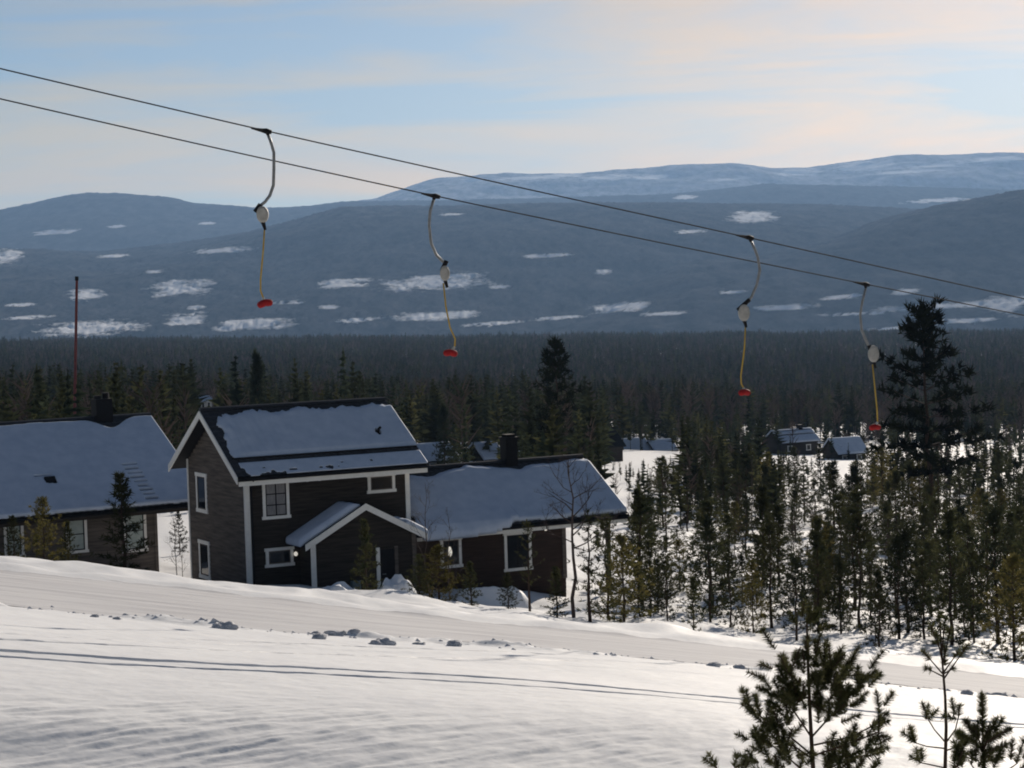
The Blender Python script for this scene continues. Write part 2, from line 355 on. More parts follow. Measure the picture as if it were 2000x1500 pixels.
HILL = hill_material('forested_slope', (0.014, 0.018, 0.020), (0.085, 0.085, 0.090), (0.80, 0.81, 0.83))
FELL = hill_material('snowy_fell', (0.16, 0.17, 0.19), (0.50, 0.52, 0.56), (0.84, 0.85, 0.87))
CLEAR = [(110, 453, 90, 9), (228, 443, 34, 6), (15, 500, 60, 26), (405, 436, 36, 6), (440, 488, 120, 11), (220, 500, 60, 7), (360, 562, 112, 30), (165, 575, 72, 22), (45, 595, 66, 8),
 (180, 640, 210, 28), (365, 624, 92, 26), (382, 600, 36, 9), (500, 632, 150, 22), (670, 552, 98, 20), (850, 552, 190, 30), (840, 618, 170, 18), (1075, 499, 110, 8), (1470, 423, 90, 22), (1350, 452, 60, 8),
 (1215, 600, 120, 18), (1530, 600, 120, 12), (1430, 570, 60, 8), (1640, 580, 80, 9), (1830, 598, 250, 13), (1970, 592, 90, 34), (1770, 570, 60, 12), (1830, 391, 125, 8), (1340, 385, 44, 9), (880, 419, 60, 5), (1945, 360, 50, 6),
 (1300, 612, 90, 8), (1100, 620, 120, 7), (960, 632, 130, 8), (1680, 612, 160, 7), (1900, 625, 160, 9), (1760, 640, 140, 7), (700, 625, 90, 8), (60, 620, 90, 8), (640, 600, 40, 8), (980, 560, 50, 8), (1180, 530, 40, 9), (300, 530, 40, 7), (560, 590, 60, 8)]
FELLC = [(1060, 346, 170, 9), (1185, 347, 100, 11), (1270, 346, 90, 9), (1560, 336, 90, 14), (1690, 325, 130, 22), (1830, 322, 130, 12), (1950, 312, 120, 12), (1780, 335, 160, 7), (1420, 350, 80, 7), (920, 352, 60, 8)]
def hill(name, ridge, d0, d1, zb, mat, clear, nu, nv, seed, rough=14, cbias=0.0, **props):
    u0, u1 = -0.40, 0.40; U = np.linspace(u0, u1, nu); px = 1000 + FPX * U
    rp_ = np.interp(px, [a for a, b in ridge], [b for a, b in ridge]); k = np.ones(5) / 5
    rp_ = np.convolve(np.pad(rp_, 2, 'edge'), k, 'valid')
    zr = np.array([unproj(a, b, d1)[2] for a, b in zip(px, rp_)])
    T = np.concatenate([np.linspace(0, 1, nv), np.linspace(1, 1.5, 16)[1:]])
    D = d0 + (d1 - d0) * T
    UU, TT = np.meshgrid(U, T); X = UU * (d0 + (d1 - d0) * TT); Y = d0 + (d1 - d0) * TT
    prof = np.where(TT <= 1, np.sin(np.clip(TT, 0, 1) * math.pi / 2) ** 1.15, 1 - (TT - 1) * 1.2)
    zb = np.array([unproj(a, zb, d0)[2] for a in px])[None, :]
    Z = zb + (zr[None, :] - zb) * prof
    und = fbm(X / 620, Y / 620, 4, seed) * rough * 3.2 * np.sin(np.clip(TT, 0, 1) * math.pi)
    Z = Z + und + fbm(X / 90, Y / 90, 3, seed + 5) * rough * 0.35
    Z = Z + np.random.default_rng(seed).normal(size=Z.shape) * 2.2 * (rough < 18)
    V = np.stack([X, Y, Z], -1).reshape(-1, 3); n0, n1 = len(T), nu; i = np.arange(n0 * n1).reshape(n0, n1)
    F = np.stack([i[:-1, :-1], i[:-1, 1:], i[1:, 1:], i[1:, :-1]], -1).reshape(-1, 4)
    me = mesh_np(name, V, F); o = link(name, me, mat, None, True, kind='structure')
    qx, qy = proj(V); c = np.full(len(V), -1.0)
    for (cx, cy, cw, ch) in clear:
        e = np.sqrt(np.abs((qx - cx) / (cw / 2)) ** 3 + np.abs((qy - cy + 0.06 * (qx - cx)) / (ch / 2)) ** 3) ; c = np.maximum(c, 1.0 - e * 0.95)
    c = np.clip(c + cbias, -1, 1)
    a = me.attributes.new('clearing', 'FLOAT', 'POINT'); a.data.foreach_set('value', c.astype(np.float32))
    return o, (U, T, d0, d1, Z)
hA, gA = hill('valley_hill', [(-800, 470), (0, 488), (200, 492), (350, 478), (500, 455), (625, 425), (680, 412), (850, 408), (1050, 402), (1300, 398), (1600, 402), (1800, 410), (2000, 405), (2800, 400)], 5000, 9200, 690, HILL, CLEAR, 700, 260, 1)
hB, gB = hill('valley_hill', [(-800, 760), (900, 700), (1100, 600), (1250, 535), (1350, 500), (1500, 487), (1640, 463), (1720, 430), (1850, 400), (2000, 375), (2300, 350), (2800, 380)], 4600, 7000, 690, HILL, CLEAR[19:], 420, 160, 2)
hill('far_hill', [(-800, 430), (0, 415), (60, 402), (140, 385), (180, 381), (250, 380), (350, 388), (385, 398), (520, 408), (600, 405), (690, 394), (760, 394), (900, 392), (1300, 383), (1500, 362), (1700, 365), (2000, 372), (2800, 380)], 10000, 13500, 520, HILL, CLEAR, 500, 120, 3)
hill('far_fell', [(-800, 460), (500, 440), (740, 393), (800, 370), (860, 350), (950, 345), (1050, 345), (1150, 343), (1250, 335), (1350, 325), (1450, 320), (1520, 332), (1600, 330), (1680, 318), (1750, 308), (1850, 305), (2000, 300), (2800, 290)], 14200, 17500, 430, FELL, FELLC, 500, 120, 4, 20)

# ------------------------------------------------------------------ buildings
def rot_frame(a_deg): return math.radians(90 - a_deg)
def wbox(V): return V
def cladding_front(mb, x0, x1, z0, z1, y=0.0, top=None, bh=0.19):
    """lapped boards on the plane y = const, facing -y; top(x) limits nothing here"""
    z = z0
    while z < z1 - 0.02:
        zt = min(z + bh, z1)
        mb.hexa([(x0, y - 0.034, z), (x1, y - 0.034, z), (x1, y, z), (x0, y, z), (x0, y - 0.010, zt), (x1, y - 0.010, zt), (x1, y, zt), (x0, y, zt)]); z += bh
def cladding_gable(mb, y0, y1, z0, ze, zr, yr, x=0.0, bh=0.19):
    """boards on the plane x = const facing -x, cut off by the roof slopes"""
    z = z0
    while z < zr - 0.1:
        zt = z + bh; a, b = y0, y1
        if zt > ze:
            f = (zt - ze) / (zr - ze); a = y0 + (yr - y0) * f; b = y1 + (yr - y1) * f
        if b - a > 0.1:
            mb.hexa([(x - 0.034, a, z), (x, a, z), (x, b, z), (x - 0.034, b, z), (x - 0.010, a, zt), (x, a, zt), (x, b, zt), (x - 0.010, b, zt)])
        z += bh
def window(parent, plane, a0, a1, z0, z1, off=0.0, cols=1, rows=1, cw=0.13, pane=None, deep=0.05, ears=True):
    """casing boards with pane and glazing bars as sub-parts. plane 'f' faces -y, 'g' faces -x"""
    def B(mb, p0, p1, q0, q1, t0, t1):
        if plane == 'f': mb.box(p0, p1, off - t1, off - t0, q0, q1)
        else: mb.box(off - t1, off - t0, p0, p1, q0, q1)
    m = MB(); e = 0.05 if ears else 0
    B(m, a0, a0 + cw, z0 + cw, z1 - cw, 0.02, 0.065); B(m, a1 - cw, a1, z0 + cw, z1 - cw, 0.02, 0.065)
    B(m, a0 - e, a1 + e, z1 - cw, z1, 0.02, 0.075); B(m, a0 - e, a1 + e, z0, z0 + cw, 0.02, 0.075)
    wdw = m.build('window', WHITE, parent)
    m = MB(); B(m, a0 + cw * 0.7, a1 - cw * 0.7, z0 + cw * 0.7, z1 - cw * 0.7, 0.0, 0.040); m.build('pane', pane or GLASS, wdw)
    if cols * rows > 1 or True:
        m = MB(); s = 0.05
        ia0, ia1, iz0, iz1 = a0 + cw, a1 - cw, z0 + cw, z1 - cw
        B(m, ia0, ia0 + s, iz0, iz1, 0.03, 0.055); B(m, ia1 - s, ia1, iz0, iz1, 0.03, 0.055); B(m, ia0 + s, ia1 - s, iz1 - s, iz1, 0.03, 0.055); B(m, ia0 + s, ia1 - s, iz0, iz0 + s, 0.03, 0.055)
        for i in range(1, cols):
            c = ia0 + (ia1 - ia0) * i / cols; B(m, c - 0.025, c + 0.025, iz0 + s, iz1 - s, 0.03, 0.053)
        for i in range(1, rows):
            c = iz0 + (iz1 - iz0) * i / rows; B(m, ia0 + s, ia1 - s, c - 0.022, c + 0.022, 0.03, 0.051)
        m.build('sash', BLACK if cols * rows > 1 else WOODW, wdw)
    return wdw
def tile_sheet(L, S, tw=0.30, th=0.36):
    nx = int(L / tw) * 6 + 1; xs = np.linspace(0, L, nx); V = []; F = []
    wave = 0.028 * np.abs(np.sin(np.pi * xs / tw)) ** 0.7
    rows = int(math.ceil(S / th)); pos = []
    for r in range(rows):
        s0, s1 = r * th, min((r + 1) * th, S); pos += [(s0, 0.045), (s0 + 1e-3, 0.045), (s1, 0.012)]
    n = len(pos)
    for s, hgt in pos:
        for x, wv in zip(xs, wave): V.append((x, s, hgt + wv))
    i = np.arange(n * nx).reshape(n, nx); F = np.stack([i[:-1, :-1], i[:-1, 1:], i[1:, 1:], i[1:, :-1]], -1).reshape(-1, 4)
    return np.array(V), F
def on_slope(V, x0, ye, ze, p, sgn=1):
    """slope coordinates (x, s up the slope, h off the slope) -> building coordinates; sgn -1: the rear slope"""
    V = np.asarray(V, float); c, s = math.cos(p), math.sin(p)
    return np.stack([x0 + V[:, 0], ye + sgn * (V[:, 1] * c - V[:, 2] * s), ze + V[:, 1] * s + V[:, 2] * c], -1)
def snow_blanket(name, parent, mat, L, S, thick, x0, ye, ze, p, nx=130, ns=60, smin=0.0, sgn=1, droop=None):
    """snow lying on a slope; thick(X,S) gives its thickness, <=0 where bare"""
    xs = np.linspace(0, L, nx); ss = np.linspace(smin, S, ns); X, Sg = np.meshgrid(xs, ss)
    T = thick(X, Sg); keep = (T[:-1, :-1] > 0) & (T[:-1, 1:] > 0) & (T[1:, 1:] > 0) & (T[1:, :-1] > 0)
    i = np.arange(nx * ns).reshape(ns, nx)
    Q = np.stack([i[:-1, :-1], i[:-1, 1:], i[1:, 1:], i[1:, :-1]], -1)[keep]
    H = np.maximum(T, 0.01) + 0.05
    top = np.stack([X, Sg, H], -1).reshape(-1, 3); bot = np.stack([X, Sg, np.full_like(X, 0.035)], -1).reshape(-1, 3)
    n = len(top); V = on_slope(np.concatenate([top, bot]), x0, ye, ze, p, sgn)
    if droop is not None: V[:, 2] += droop(np.concatenate([top, bot]))
    cnt = {}
    for q in Q:
        for a, b in zip(q, np.roll(q, -1)): cnt[(a, b)] = 1
    sk = [(a, n + a, n + b, b) for (a, b) in cnt if (b, a) not in cnt]
    F = np.concatenate([Q, Q[:, ::-1] + n, np.array(sk, int).reshape(-1, 4)])
    used = np.unique(F); mp_ = np.zeros(len(V), int); mp_[used] = np.arange(len(used))
    me = mesh_np(name, V[used], mp_[F]); return link(name, me, mat, parent, True)
def edge_fade(t, d, w): return np.clip(d / w, 0, 1) ** 0.6

# ---- the two-storey house with its wing and porch
A_DEG = 62; A = math.radians(A_DEG)
O = unproj(484, 1050, 90.0); HB = -13.6                      # near corner, base height
Oz = lambda z: z - HB
house = empty('house', (O[0], O[1], HB), rot_frame(A_DEG), label='two-storey dark timber house with white trim, gabled porch and long low wing', category='house')
L1, W1, OVG, OVE = 7.35, 6.9, 0.62, 0.70
zR, zE = Oz(-5.28), Oz(-7.82)                                  # ridge and eave-tip heights (top of roof)
P1 = math.atan2(zR - zE, W1 / 2 + OVE); SL1 = math.hypot(zR - zE, W1 / 2 + OVE)
zW = zE + OVE * math.tan(P1) - 0.10                            # wall plate
MB().prism([(0, -1.5), (W1, -1.5), (W1, zW), (W1 / 2, zR - 0.12), (0, zW)], 'x', 0.0, L1).build('wall', WOOD, house)
c = MB(); cladding_front(c, 0.0, L1, 0.3, zW - 0.02, -0.002); c.build('cladding', WOOD, house, kind='stuff')
c = MB(); cladding_gable(c, 0.0, W1, 0.3, zW, zR - 0.2, W1 / 2, -0.002); c.build('cladding', WOODW, house, kind='stuff', label='grey-brown boards of the gable end, coloured lighter for snow bounce')
def roof_slab(parent, x0, x1, ye, ze, yr, zr, ye2, ze2, t=0.16):
    m = MB(); m.prism([(ye, ze - t), (yr, zr - t), (ye2, ze2 - t), (ye2, ze2), (yr, zr), (ye, ze)], 'x', x0, x1)
    return m.build('roof', BLACK, parent)
roof = roof_slab(house, -OVG, L1 + OVG, -OVE, zE, W1 / 2, zR, W1 + OVE, zE)
RL = L1 + 2 * OVG
for sg, ye in ((1, -OVE), (-1, W1 + OVE)):
    V, F = tile_sheet(RL, SL1); link('roof_tiles', mesh_np('roof_tiles', on_slope(V, -OVG, ye, zE, P1, sg), F), TILE, roof, kind='stuff')
MB().tube([(-OVG, W1 / 2, zR + 0.06), (L1 + OVG, W1 / 2, zR + 0.06)], 0.11, 8).build('ridge_cap', TILE, roof)
def th_main(X, S):
    e1 = 0.20 + 0.14 * S / SL1 + 0.2 * fbm(X * 0 + 3.3, S * 1.6, 4, 61) + 0.9 * np.clip(S / SL1 - 0.35, 0, 1) * vnoise(X * 5, S * 3, 9)
    top = SL1 - 0.24 + 0.25 * fbm(X * 0.9, S * 0, 3, 62) - 0.25 * vnoise(X * 7, S * 2.2, 5)
    body = np.minimum.reduce([(X - e1) / 0.5, (top - S) / 0.35, (S - 1.22) / 0.25, np.full_like(X, 1.0)])
    t = np.where(body > 0, 0.015 + 0.12 * np.clip(body, 0, 1) ** 0.7, -1)
    t = np.where(t > 0, t + 0.014 * np.abs(np.sin(np.pi * X / 0.30)) * np.clip(1.3 - X / 4.5, 0.25, 1) + 0.02 * fbm(X * 1.3, S * 1.3, 3, 67), t)
    g = np.abs(X - 7.2) / 0.13 + np.abs(S - 2.35) / 0.28
    t = np.where((g < 1), -1, t)
    low = (S < 0.98) & (vnoise(X * 3.1, S * 4, 71) + 0.35 * (S / 1.0) + 0.45 * vnoise(X / 0.15, S * 0, 2) + 0.05 * X > 0.66) & (X > 0.35)
    return np.where(low, 0.022, t)
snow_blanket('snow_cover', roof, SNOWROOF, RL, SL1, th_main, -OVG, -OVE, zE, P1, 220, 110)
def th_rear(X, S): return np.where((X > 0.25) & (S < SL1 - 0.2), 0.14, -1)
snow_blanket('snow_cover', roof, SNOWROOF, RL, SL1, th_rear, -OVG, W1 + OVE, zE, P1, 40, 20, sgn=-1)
q = on_slope(np.array([(x, 1.10, 0.16) for x in np.linspace(0.1, RL - 0.1, 12)]), -OVG, -OVE, zE, P1)
mb = MB().tube(q, 0.045, 6); 
for k in range(8):
    x = 0.4 + k * (RL - 0.8) / 7; a = on_slope(np.array([(x, 1.02, 0.0), (x, 1.10, 0.17), (x, 1.32, 0.0)]), -OVG, -OVE, zE, P1); mb.tube(a, 0.02, 4)
mb.build('snow_guard', BLACK, roof)
q = on_slope(np.array([(7.2, 2.3, 0.0), (7.2, 2.35, 0.30), (7.2, 2.25, 0.44)]), -OVG, -OVE, zE, P1); MB().tube(q, 0.06, 8).build('vent_pipe', BLACK, roof)
MB().tube([(-OVG, -OVE - 0.07, zE - 0.10), (L1 + OVG, -OVE - 0.07, zE - 0.10)], 0.065, 8).build('gutter', BLACK, house)
MB().box(-OVG + 0.05, L1 + OVG - 0.02, -OVE + 0.004, -OVE + 0.034, zE - 0.36, zE - 0.165).build('fascia', WHITE, house)
def barge(parent, x, ya, za, yb, zb, wd=0.27, t=0.045, mat=WHITE):
    m = MB(); m.hexa([(x - t, ya, za - wd), (x, ya, za - wd), (x, yb, zb - wd), (x - t, yb, zb - wd), (x - t, ya, za + 0.03), (x, ya, za + 0.03), (x, yb, zb + 0.03), (x - t, yb, zb + 0.03)])
    return m.build('barge_board', mat, parent)
barge(house, -OVG - 0.004, -OVE - 0.03, zE, W1 / 2, zR); barge(house, -OVG - 0.004, W1 / 2, zR, W1 + OVE + 0.03, zE)
for (x, y) in ((0, 0), (0, W1)):
    s = -1 if y == 0 else 1
    MB().box(-0.075, -0.036, min(y, y - s * 0.12), max(y, y - s * 0.12), -0.3, zW - (0.02 if y else -0.02)).build('corner_board', WHITE, house)
MB().box(-0.075, 0.12, -0.080, -0.037, -0.3, zW).build('corner_board', WHITE, house)
MB().box(L1 - 0.17, L1 + 0.03, -0.080, -0.037, 0.2, zW).build('corner_board', WHITE, house)
window(house, 'f', 0.69, 1.87, Oz(-9.69), Oz(-8.07), 0.0, 2, 3, pane=CURTAIN)
window(house, 'f', 5.45, 6.71, Oz(-8.96), Oz(-8.14), 0.0)
window(house, 'f', 0.74, 1.96, Oz(-11.68), Oz(-10.88), 0.0)
window(house, 'g', 4.55, 5.85, Oz(-9.75), Oz(-8.03), 0.0, cw=0.16)
window(house, 'g', 4.50, 5.80, Oz(-12.62), Oz(-10.95), 0.0, cw=0.16)
for x in (2.71, 3.26):
    MB().tube([(x, -0.03, Oz(-8.12)), (x, -0.10, Oz(-8.12)), (x, -0.13, Oz(-8.12))], [0.14, 0.13, 0.06], 12).build('wall_vent', WHITE, house)
# downpipe by the near corner
MB().tube([(0.05, -OVE - 0.05, zE - 0.14), (0.17, -0.14, zE - 0.55), (0.17, -0.14, 0.2)], 0.035, 6).build('downpipe', BLACK, house)

# wing
LW0, LW1, LWR = L1, 14.9, 17.9
zR2, zE2 = Oz(-8.45), Oz(-10.80); OV2 = 0.5
P2 = math.atan2(zR2 - zE2, W1 / 2 + OV2); SL2 = math.hypot(zR2 - zE2, W1 / 2 + OV2); zW2 = zE2 + OV2 * math.tan(P2) - 0.1
MB().prism([(0.0, -1.5), (W1, -1.5), (W1, zW2), (W1 / 2, zR2 - 0.12), (0.0, zW2)], 'x', LW0 + 0.002, LW1).build('wing_wall', WOODR, house)
c = MB(); cladding_front(c, LW0 + 0.04, LW1, -0.27, zW2 - 0.02, -0.002); c.build('cladding', WOODR, house, kind='stuff', label='dark red-brown boards of the low wing')
roof2 = roof_slab(house, LW0 + 0.004, LWR, -OV2, zE2, W1 / 2, zR2, W1 + OV2, zE2)
for sg, ye in ((1, -OV2), (-1, W1 + OV2)):
    V, F = tile_sheet(LWR - LW0 - 0.04, SL2); link('roof_tiles', mesh_np('roof_tiles', on_slope(V, LW0 + 0.04, ye, zE2, P2, sg), F), TILE, roof2, kind='stuff')
MB().tube([(LW0 + 0.05, W1 / 2, zR2 + 0.06), (LWR, W1 / 2, zR2 + 0.06)], 0.12, 8).build('ridge_cap', TILE, roof2)
RL2 = LWR - LW0 - 0.06
def th_wing(X, S):
    top = SL2 - 0.20 - 0.45 * np.clip((4.5 - X) / 4.5, 0, 1) + 0.35 * fbm(X * 0.8, S * 0, 3, 63) - 0.35 * np.exp(-((X - 6.7) / 1.2) ** 2)
    left = 0.12 + 1.3 * np.clip((S - 3.0) / 1.5, 0, 1) + 0.25 * vnoise(X * 0, S * 3, 4)
    over = np.where(X < 4.6, -0.34 + 0.10 * vnoise(X * 2, S * 0, 7) + 0.25 * np.clip((X - 3.6) / 1.0, 0, 1), 0.05 + 0.10 * vnoise(X * 3, S * 0, 9))
    b = np.minimum.reduce([(X - left) / 0.5, (top - S) / 0.4, (S - over) / 0.12, np.full_like(X, 1.0)])
    return np.where(b > 0, 0.02 + (0.17 + 0.10 * np.exp(-((S - 0.2) / 0.9) ** 2) * (X < 5)) * np.clip(b, 0, 1) ** 0.6, -1)
def droop_wing(V): return -0.55 * np.clip(0.1 - V[:, 1], 0, 1)
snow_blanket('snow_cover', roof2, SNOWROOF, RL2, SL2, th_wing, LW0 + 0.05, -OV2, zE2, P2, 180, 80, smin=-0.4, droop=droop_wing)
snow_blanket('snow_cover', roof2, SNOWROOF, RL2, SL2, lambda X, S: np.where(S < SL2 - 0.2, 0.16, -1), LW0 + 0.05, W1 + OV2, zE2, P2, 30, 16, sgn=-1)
MB().tube([(LW0 + 0.1, -OV2 - 0.07, zE2 - 0.1), (LWR, -OV2 - 0.07, zE2 - 0.1)], 0.06, 8).build('gutter', BLACK, house)
MB().box(LW0 + 0.1, LWR - 0.05, -OV2 + 0.004, -OV2 + 0.034, zE2 - 0.32, zE2 - 0.165).build('fascia', WHITE, house)
barge(house, LWR + 0.05, -OV2 - 0.03, zE2, W1 / 2, zR2, mat=BLACK); barge(house, LWR + 0.05, W1 / 2, zR2, W1 + OV2 + 0.03, zE2, mat=BLACK)
for y in (0.15, W1 - 0.15):
    MB().box(LWR - 0.75, LWR - 0.60, y - 0.075, y + 0.075, -0.6, zW2 - 0.05).build('terrace_post', WOOD, house)
MB().box(LW1 - 0.16, LW1 + 0.03, -0.08, -0.037, 0.2, zW2).build('corner_board', WOODW, house)
window(house, 'f', 11.85, 13.19, Oz(-12.86), Oz(-11.15), 0.0, 2, 1)
wl = window(house, 'f', 8.75, 9.76, Oz(-12.45), Oz(-11.12), 0.0, 1, 1)
m = MB(); prof = [(0.02, 0.0), (0.07, 0.06), (0.10, 0.18), (0.085, 0.30), (0.05, 0.40), (0.02, 0.44)]
m.tube([(9.16, -0.12, Oz(-11.95) + b) for a, b in prof], [a for a, b in prof], 10); m.build('window_glow', GLOWW, wl, True)  # glowing shape added in place of bright snow seen through the house
def wall_lamp(x, z, y=0.0):
    l = MB().tube([(x, y - 0.04, z), (x, y - 0.06, z)], 0.07, 10).tube([(x, y - 0.06, z + 0.02), (x, y - 0.16, z + 0.06)], 0.015, 5).build('wall_lamp', BLACK, house)
    pr = [(0.015, 0.10), (0.07, 0.06), (0.085, 0.0), (0.07, -0.06), (0.015, -0.09)]
    MB().tube([(x, y - 0.17, z + b) for a, b in pr], [a for a, b in pr], 10).build('globe', GLOWW, l, True)
wall_lamp(13.86, Oz(-11.12)); wall_lamp(2.02, Oz(-11.20), 0.0)
# chimney of the wing
ch = MB().box(13.78, 14.36, W1 / 2 - 0.30, W1 / 2 + 0.30, zR2 - 0.3, Oz(-7.35)).build('chimney', BLACK, house)
MB().box(13.72, 14.42, W1 / 2 - 0.36, W1 / 2 + 0.36, Oz(-7.348), Oz(-7.26)).build('chimney_cap', BLACK, ch)
MB().box(13.84, 14.30, W1 / 2 - 0.24, W1 / 2 + 0.24, Oz(-7.258), Oz(-7.14)).build('chimney_hood', BLACK, ch)
# porch
xa, zA = 4.55, Oz(-9.20); x0p, x1p, zEp = 1.83, 7.30, Oz(-10.68); yF, yP = -1.75, -1.45
porch = MB().prism([(2.25, 0), (6.85, 0), (6.85, zEp + 0.1), (xa, zA - 0.2), (2.25, zEp + 0.1)], 'y', yP, -0.04).build('porch_wall', WOOD, house)
c = MB(); z = 0.3
while z < zA - 0.4:
    a, b = 2.25, 6.85
    if z + 0.19 > zEp + 0.1:
        f = (z + 0.19 - zEp - 0.1) / (zA - 0.2 - zEp - 0.1); a = 2.25 + (xa - 2.25) * f; b = 6.85 + (xa - 6.85) * f
    if b - a > 0.1: cladding_front(c, a, b, z, z + 0.19, yP - 0.002)
    z += 0.19
c.build('cladding', WOOD, house, kind='stuff')
pr = MB().prism([(x0p, zEp - 0.12), (xa, zA - 0.12), (x1p, zEp - 0.12), (x1p, zEp), (xa, zA), (x0p, zEp)], 'y', yF, -0.05).build('porch_roof', BLACK, house)
def porch_snow(side):
    nx, ns = 26, 40; S = math.hypot(xa - x0p, zA - zEp); p = math.atan2(zA - zEp, xa - x0p); ys = np.linspace(-1.55, -0.08, nx); ss = np.linspace(-0.18, S - (0.0 if side > 0 else 0.0), ns)
    Y, Sg = np.meshgrid(ys, ss); lim = S - 0.15 + 0.12 * fbm(Y * 2, Sg * 0, 3, 5) if side > 0 else 1.15 + 0.3 * fbm(Y * 2, Sg * 0, 3, 6)
    b = np.minimum.reduce([(Y + 1.60) / 0.2, (lim - Sg) / 0.3, (Sg + 0.2) / 0.15, np.full_like(Y, 1)])
    T = 0.03 + 0.24 * np.clip(b, 0, 1) ** 0.6; keep = (b > 0)[:-1, :-1] & (b > 0)[1:, 1:] & (b > 0)[:-1, 1:] & (b > 0)[1:, :-1]
    def P(H):
        X = (x0p + Sg * math.cos(p) - H * math.sin(p)) if side > 0 else (x1p - Sg * math.cos(p) + H * math.sin(p))
        return np.stack([X, Y, zEp + Sg * math.sin(p) + H * math.cos(p)], -1).reshape(-1, 3)
    V = np.concatenate([P(T), P(T * 0 + 0.005)]); n = nx * ns; i = np.arange(n).reshape(ns, nx)
    Q = np.stack([i[:-1, :-1], i[:-1, 1:], i[1:, 1:], i[1:, :-1]], -1)[keep]
    es = {}
    for q in Q:
        for a, b2 in zip(q, np.roll(q, -1)): es[(a, b2)] = 1
    F = np.concatenate([Q, Q[:, ::-1] + n, np.array([(a, n + a, n + b2, b2) for (a, b2) in es if (b2, a) not in es]).reshape(-1, 4)])
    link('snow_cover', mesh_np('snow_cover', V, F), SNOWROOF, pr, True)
porch_snow(1); porch_snow(-1)
def barge_f(x_a, za, x_b, zb, y, wd=0.24, t=0.045):
    MB().hexa([(x_a, y - t, za - wd), (x_b, y - t, zb - wd), (x_b, y, zb - wd), (x_a, y, za - wd), (x_a, y - t, za + 0.03), (x_b, y - t, zb + 0.03), (x_b, y, zb + 0.03), (x_a, y, za + 0.03)]).build('barge_board', WHITE, house)
barge_f(x0p - 0.03, zEp, xa, zA, yF - 0.004); barge_f(xa, zA, x1p + 0.03, zEp, yF - 0.004)
MB().box(2.13, 2.35, yP - 0.09, yP - 0.04, 0.2, zEp + 0.06).build('corner_board', WHITE, house)
MB().box(6.72, 6.90, yP - 0.09, yP - 0.04, 0.2, zEp + 0.06).build('corner_board', WOODW, house)
dr = MB().box(5.24, 5.88, yP - 0.06, yP - 0.03, 0.45, 2.42).build('door', BLACK, house)
MB().box(5.06, 5.22, yP - 0.085, yP - 0.036, 0.4, 2.52).build('door_casing', WHITE, house); MB().box(5.90, 6.06, yP - 0.085, yP - 0.036, 0.4, 2.52).build('door_casing', WOODW, house, label='brown weathered casing board right of the door')
MB().tube([(5.32, yP - 0.07, 1.4), (5.32, yP - 0.13, 1.4), (5.45, yP - 0.13, 1.4)], 0.018, 6).build('handle', STEEL, dr)
mb_ = MB().box(3.85, 4.25, yP - 0.24, yP - 0.04, 0.55, 1.25).build('meter_box', METALBOX, house); MB().box(3.88, 4.22, yP - 0.262, yP - 0.243, 0.60, 1.20).build('lid', METALBOX, mb_)

# ---- the low house at the left
A3D = 58; rz3 = rot_frame(A3D)
E0 = unproj(411, 981, 101.0); h3z = -14.6
house2 = empty('house', (E0[0], E0[1], h3z), rz3, label='long low dark house with a broad snow-covered roof at the left edge', category='house')
LH, RUN, P3 = 19.0, 6.7, math.radians(29); zE3 = E0[2] - h3z; zR3 = zE3 + RUN * math.tan(P3); SL3 = RUN / math.cos(P3)
# local: x runs from -LH to 0, eave tip at y = 0, ridge at y = RUN
OV3 = 0.75; zW3 = zE3 + OV3 * math.tan(P3) - 0.1; WB = 2 * RUN - OV3
MB().prism([(OV3, -1.5), (WB, -1.5), (WB, zW3), (RUN, zR3 - 0.12), (OV3, zW3)], 'x', -LH + 0.6, -2.4).build('wall', WOOD, house2)
c = MB(); cladding_front(c, -LH + 0.6, -2.4, 0.3, zW3 - 0.02, OV3 - 0.002); c.build('cladding', WOODW, house2, kind='stuff')
roof3 = roof_slab(house2, -LH, 0, 0, zE3, RUN, zR3, 2 * RUN, zE3)
for sg, ye in ((1, 0), (-1, 2 * RUN)):
    V, F = tile_sheet(LH, SL3); link('roof_tiles', mesh_np('roof_tiles', on_slope(V, -LH, ye, zE3, P3, sg), F), TILE, roof3, kind='stuff')
MB().tube([(-LH, RUN, zR3 + 0.07), (0, RUN, zR3 + 0.07)], 0.13, 8).build('ridge_cap', TILE, roof3)
CHX = -2.45
def th_left(X, S):
    x = X - LH
    top = SL3 - 0.18 + 0.12 * fbm(x * 1.2, S * 0, 3, 65) - 0.75 * np.exp(-((x - CHX - 0.1) / 0.75) ** 2)
    right = -0.03 - 0.0 * S
    b = np.minimum.reduce([(top - S) / 0.10, (S - 0.02 - 0.05 * vnoise(x * 3, S * 0, 3)) / 0.1, (right - x) / 0.05, np.full_like(X, 1.0)])
    t = np.where(b > 0, 0.03 + 0.15 * np.clip(b, 0, 1) ** 0.6, -1)
    for k in range(9):                                        # bare strips under the roof-ladder rungs
        s0 = 0.45 + k * 0.36
        t = np.where((np.abs(x + 2.75) < 0.33 * (0.75 + 0.5 * vnoise(np.array([k * 1.7]), np.array([2.0]), 1))) & (np.abs(S - s0) < 0.075), -1, t)
    t = np.where((np.abs(x + 7.05) < 0.42) & (np.abs(S - 2.95) < 0.07), -1, t)
    t = np.where((np.abs(x + 6.85) < 0.26) & (np.abs(S - 2.5) < 0.22 + 0.2 * (x + 6.85)), -1, t)
    return t
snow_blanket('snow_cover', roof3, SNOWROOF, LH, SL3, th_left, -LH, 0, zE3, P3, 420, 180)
snow_blanket('snow_cover', roof3, SNOWROOF, LH, SL3, lambda X, S: np.where(S < SL3 - 0.2, 0.16, -1), -LH, 2 * RUN, zE3, P3, 30, 16, sgn=-1)
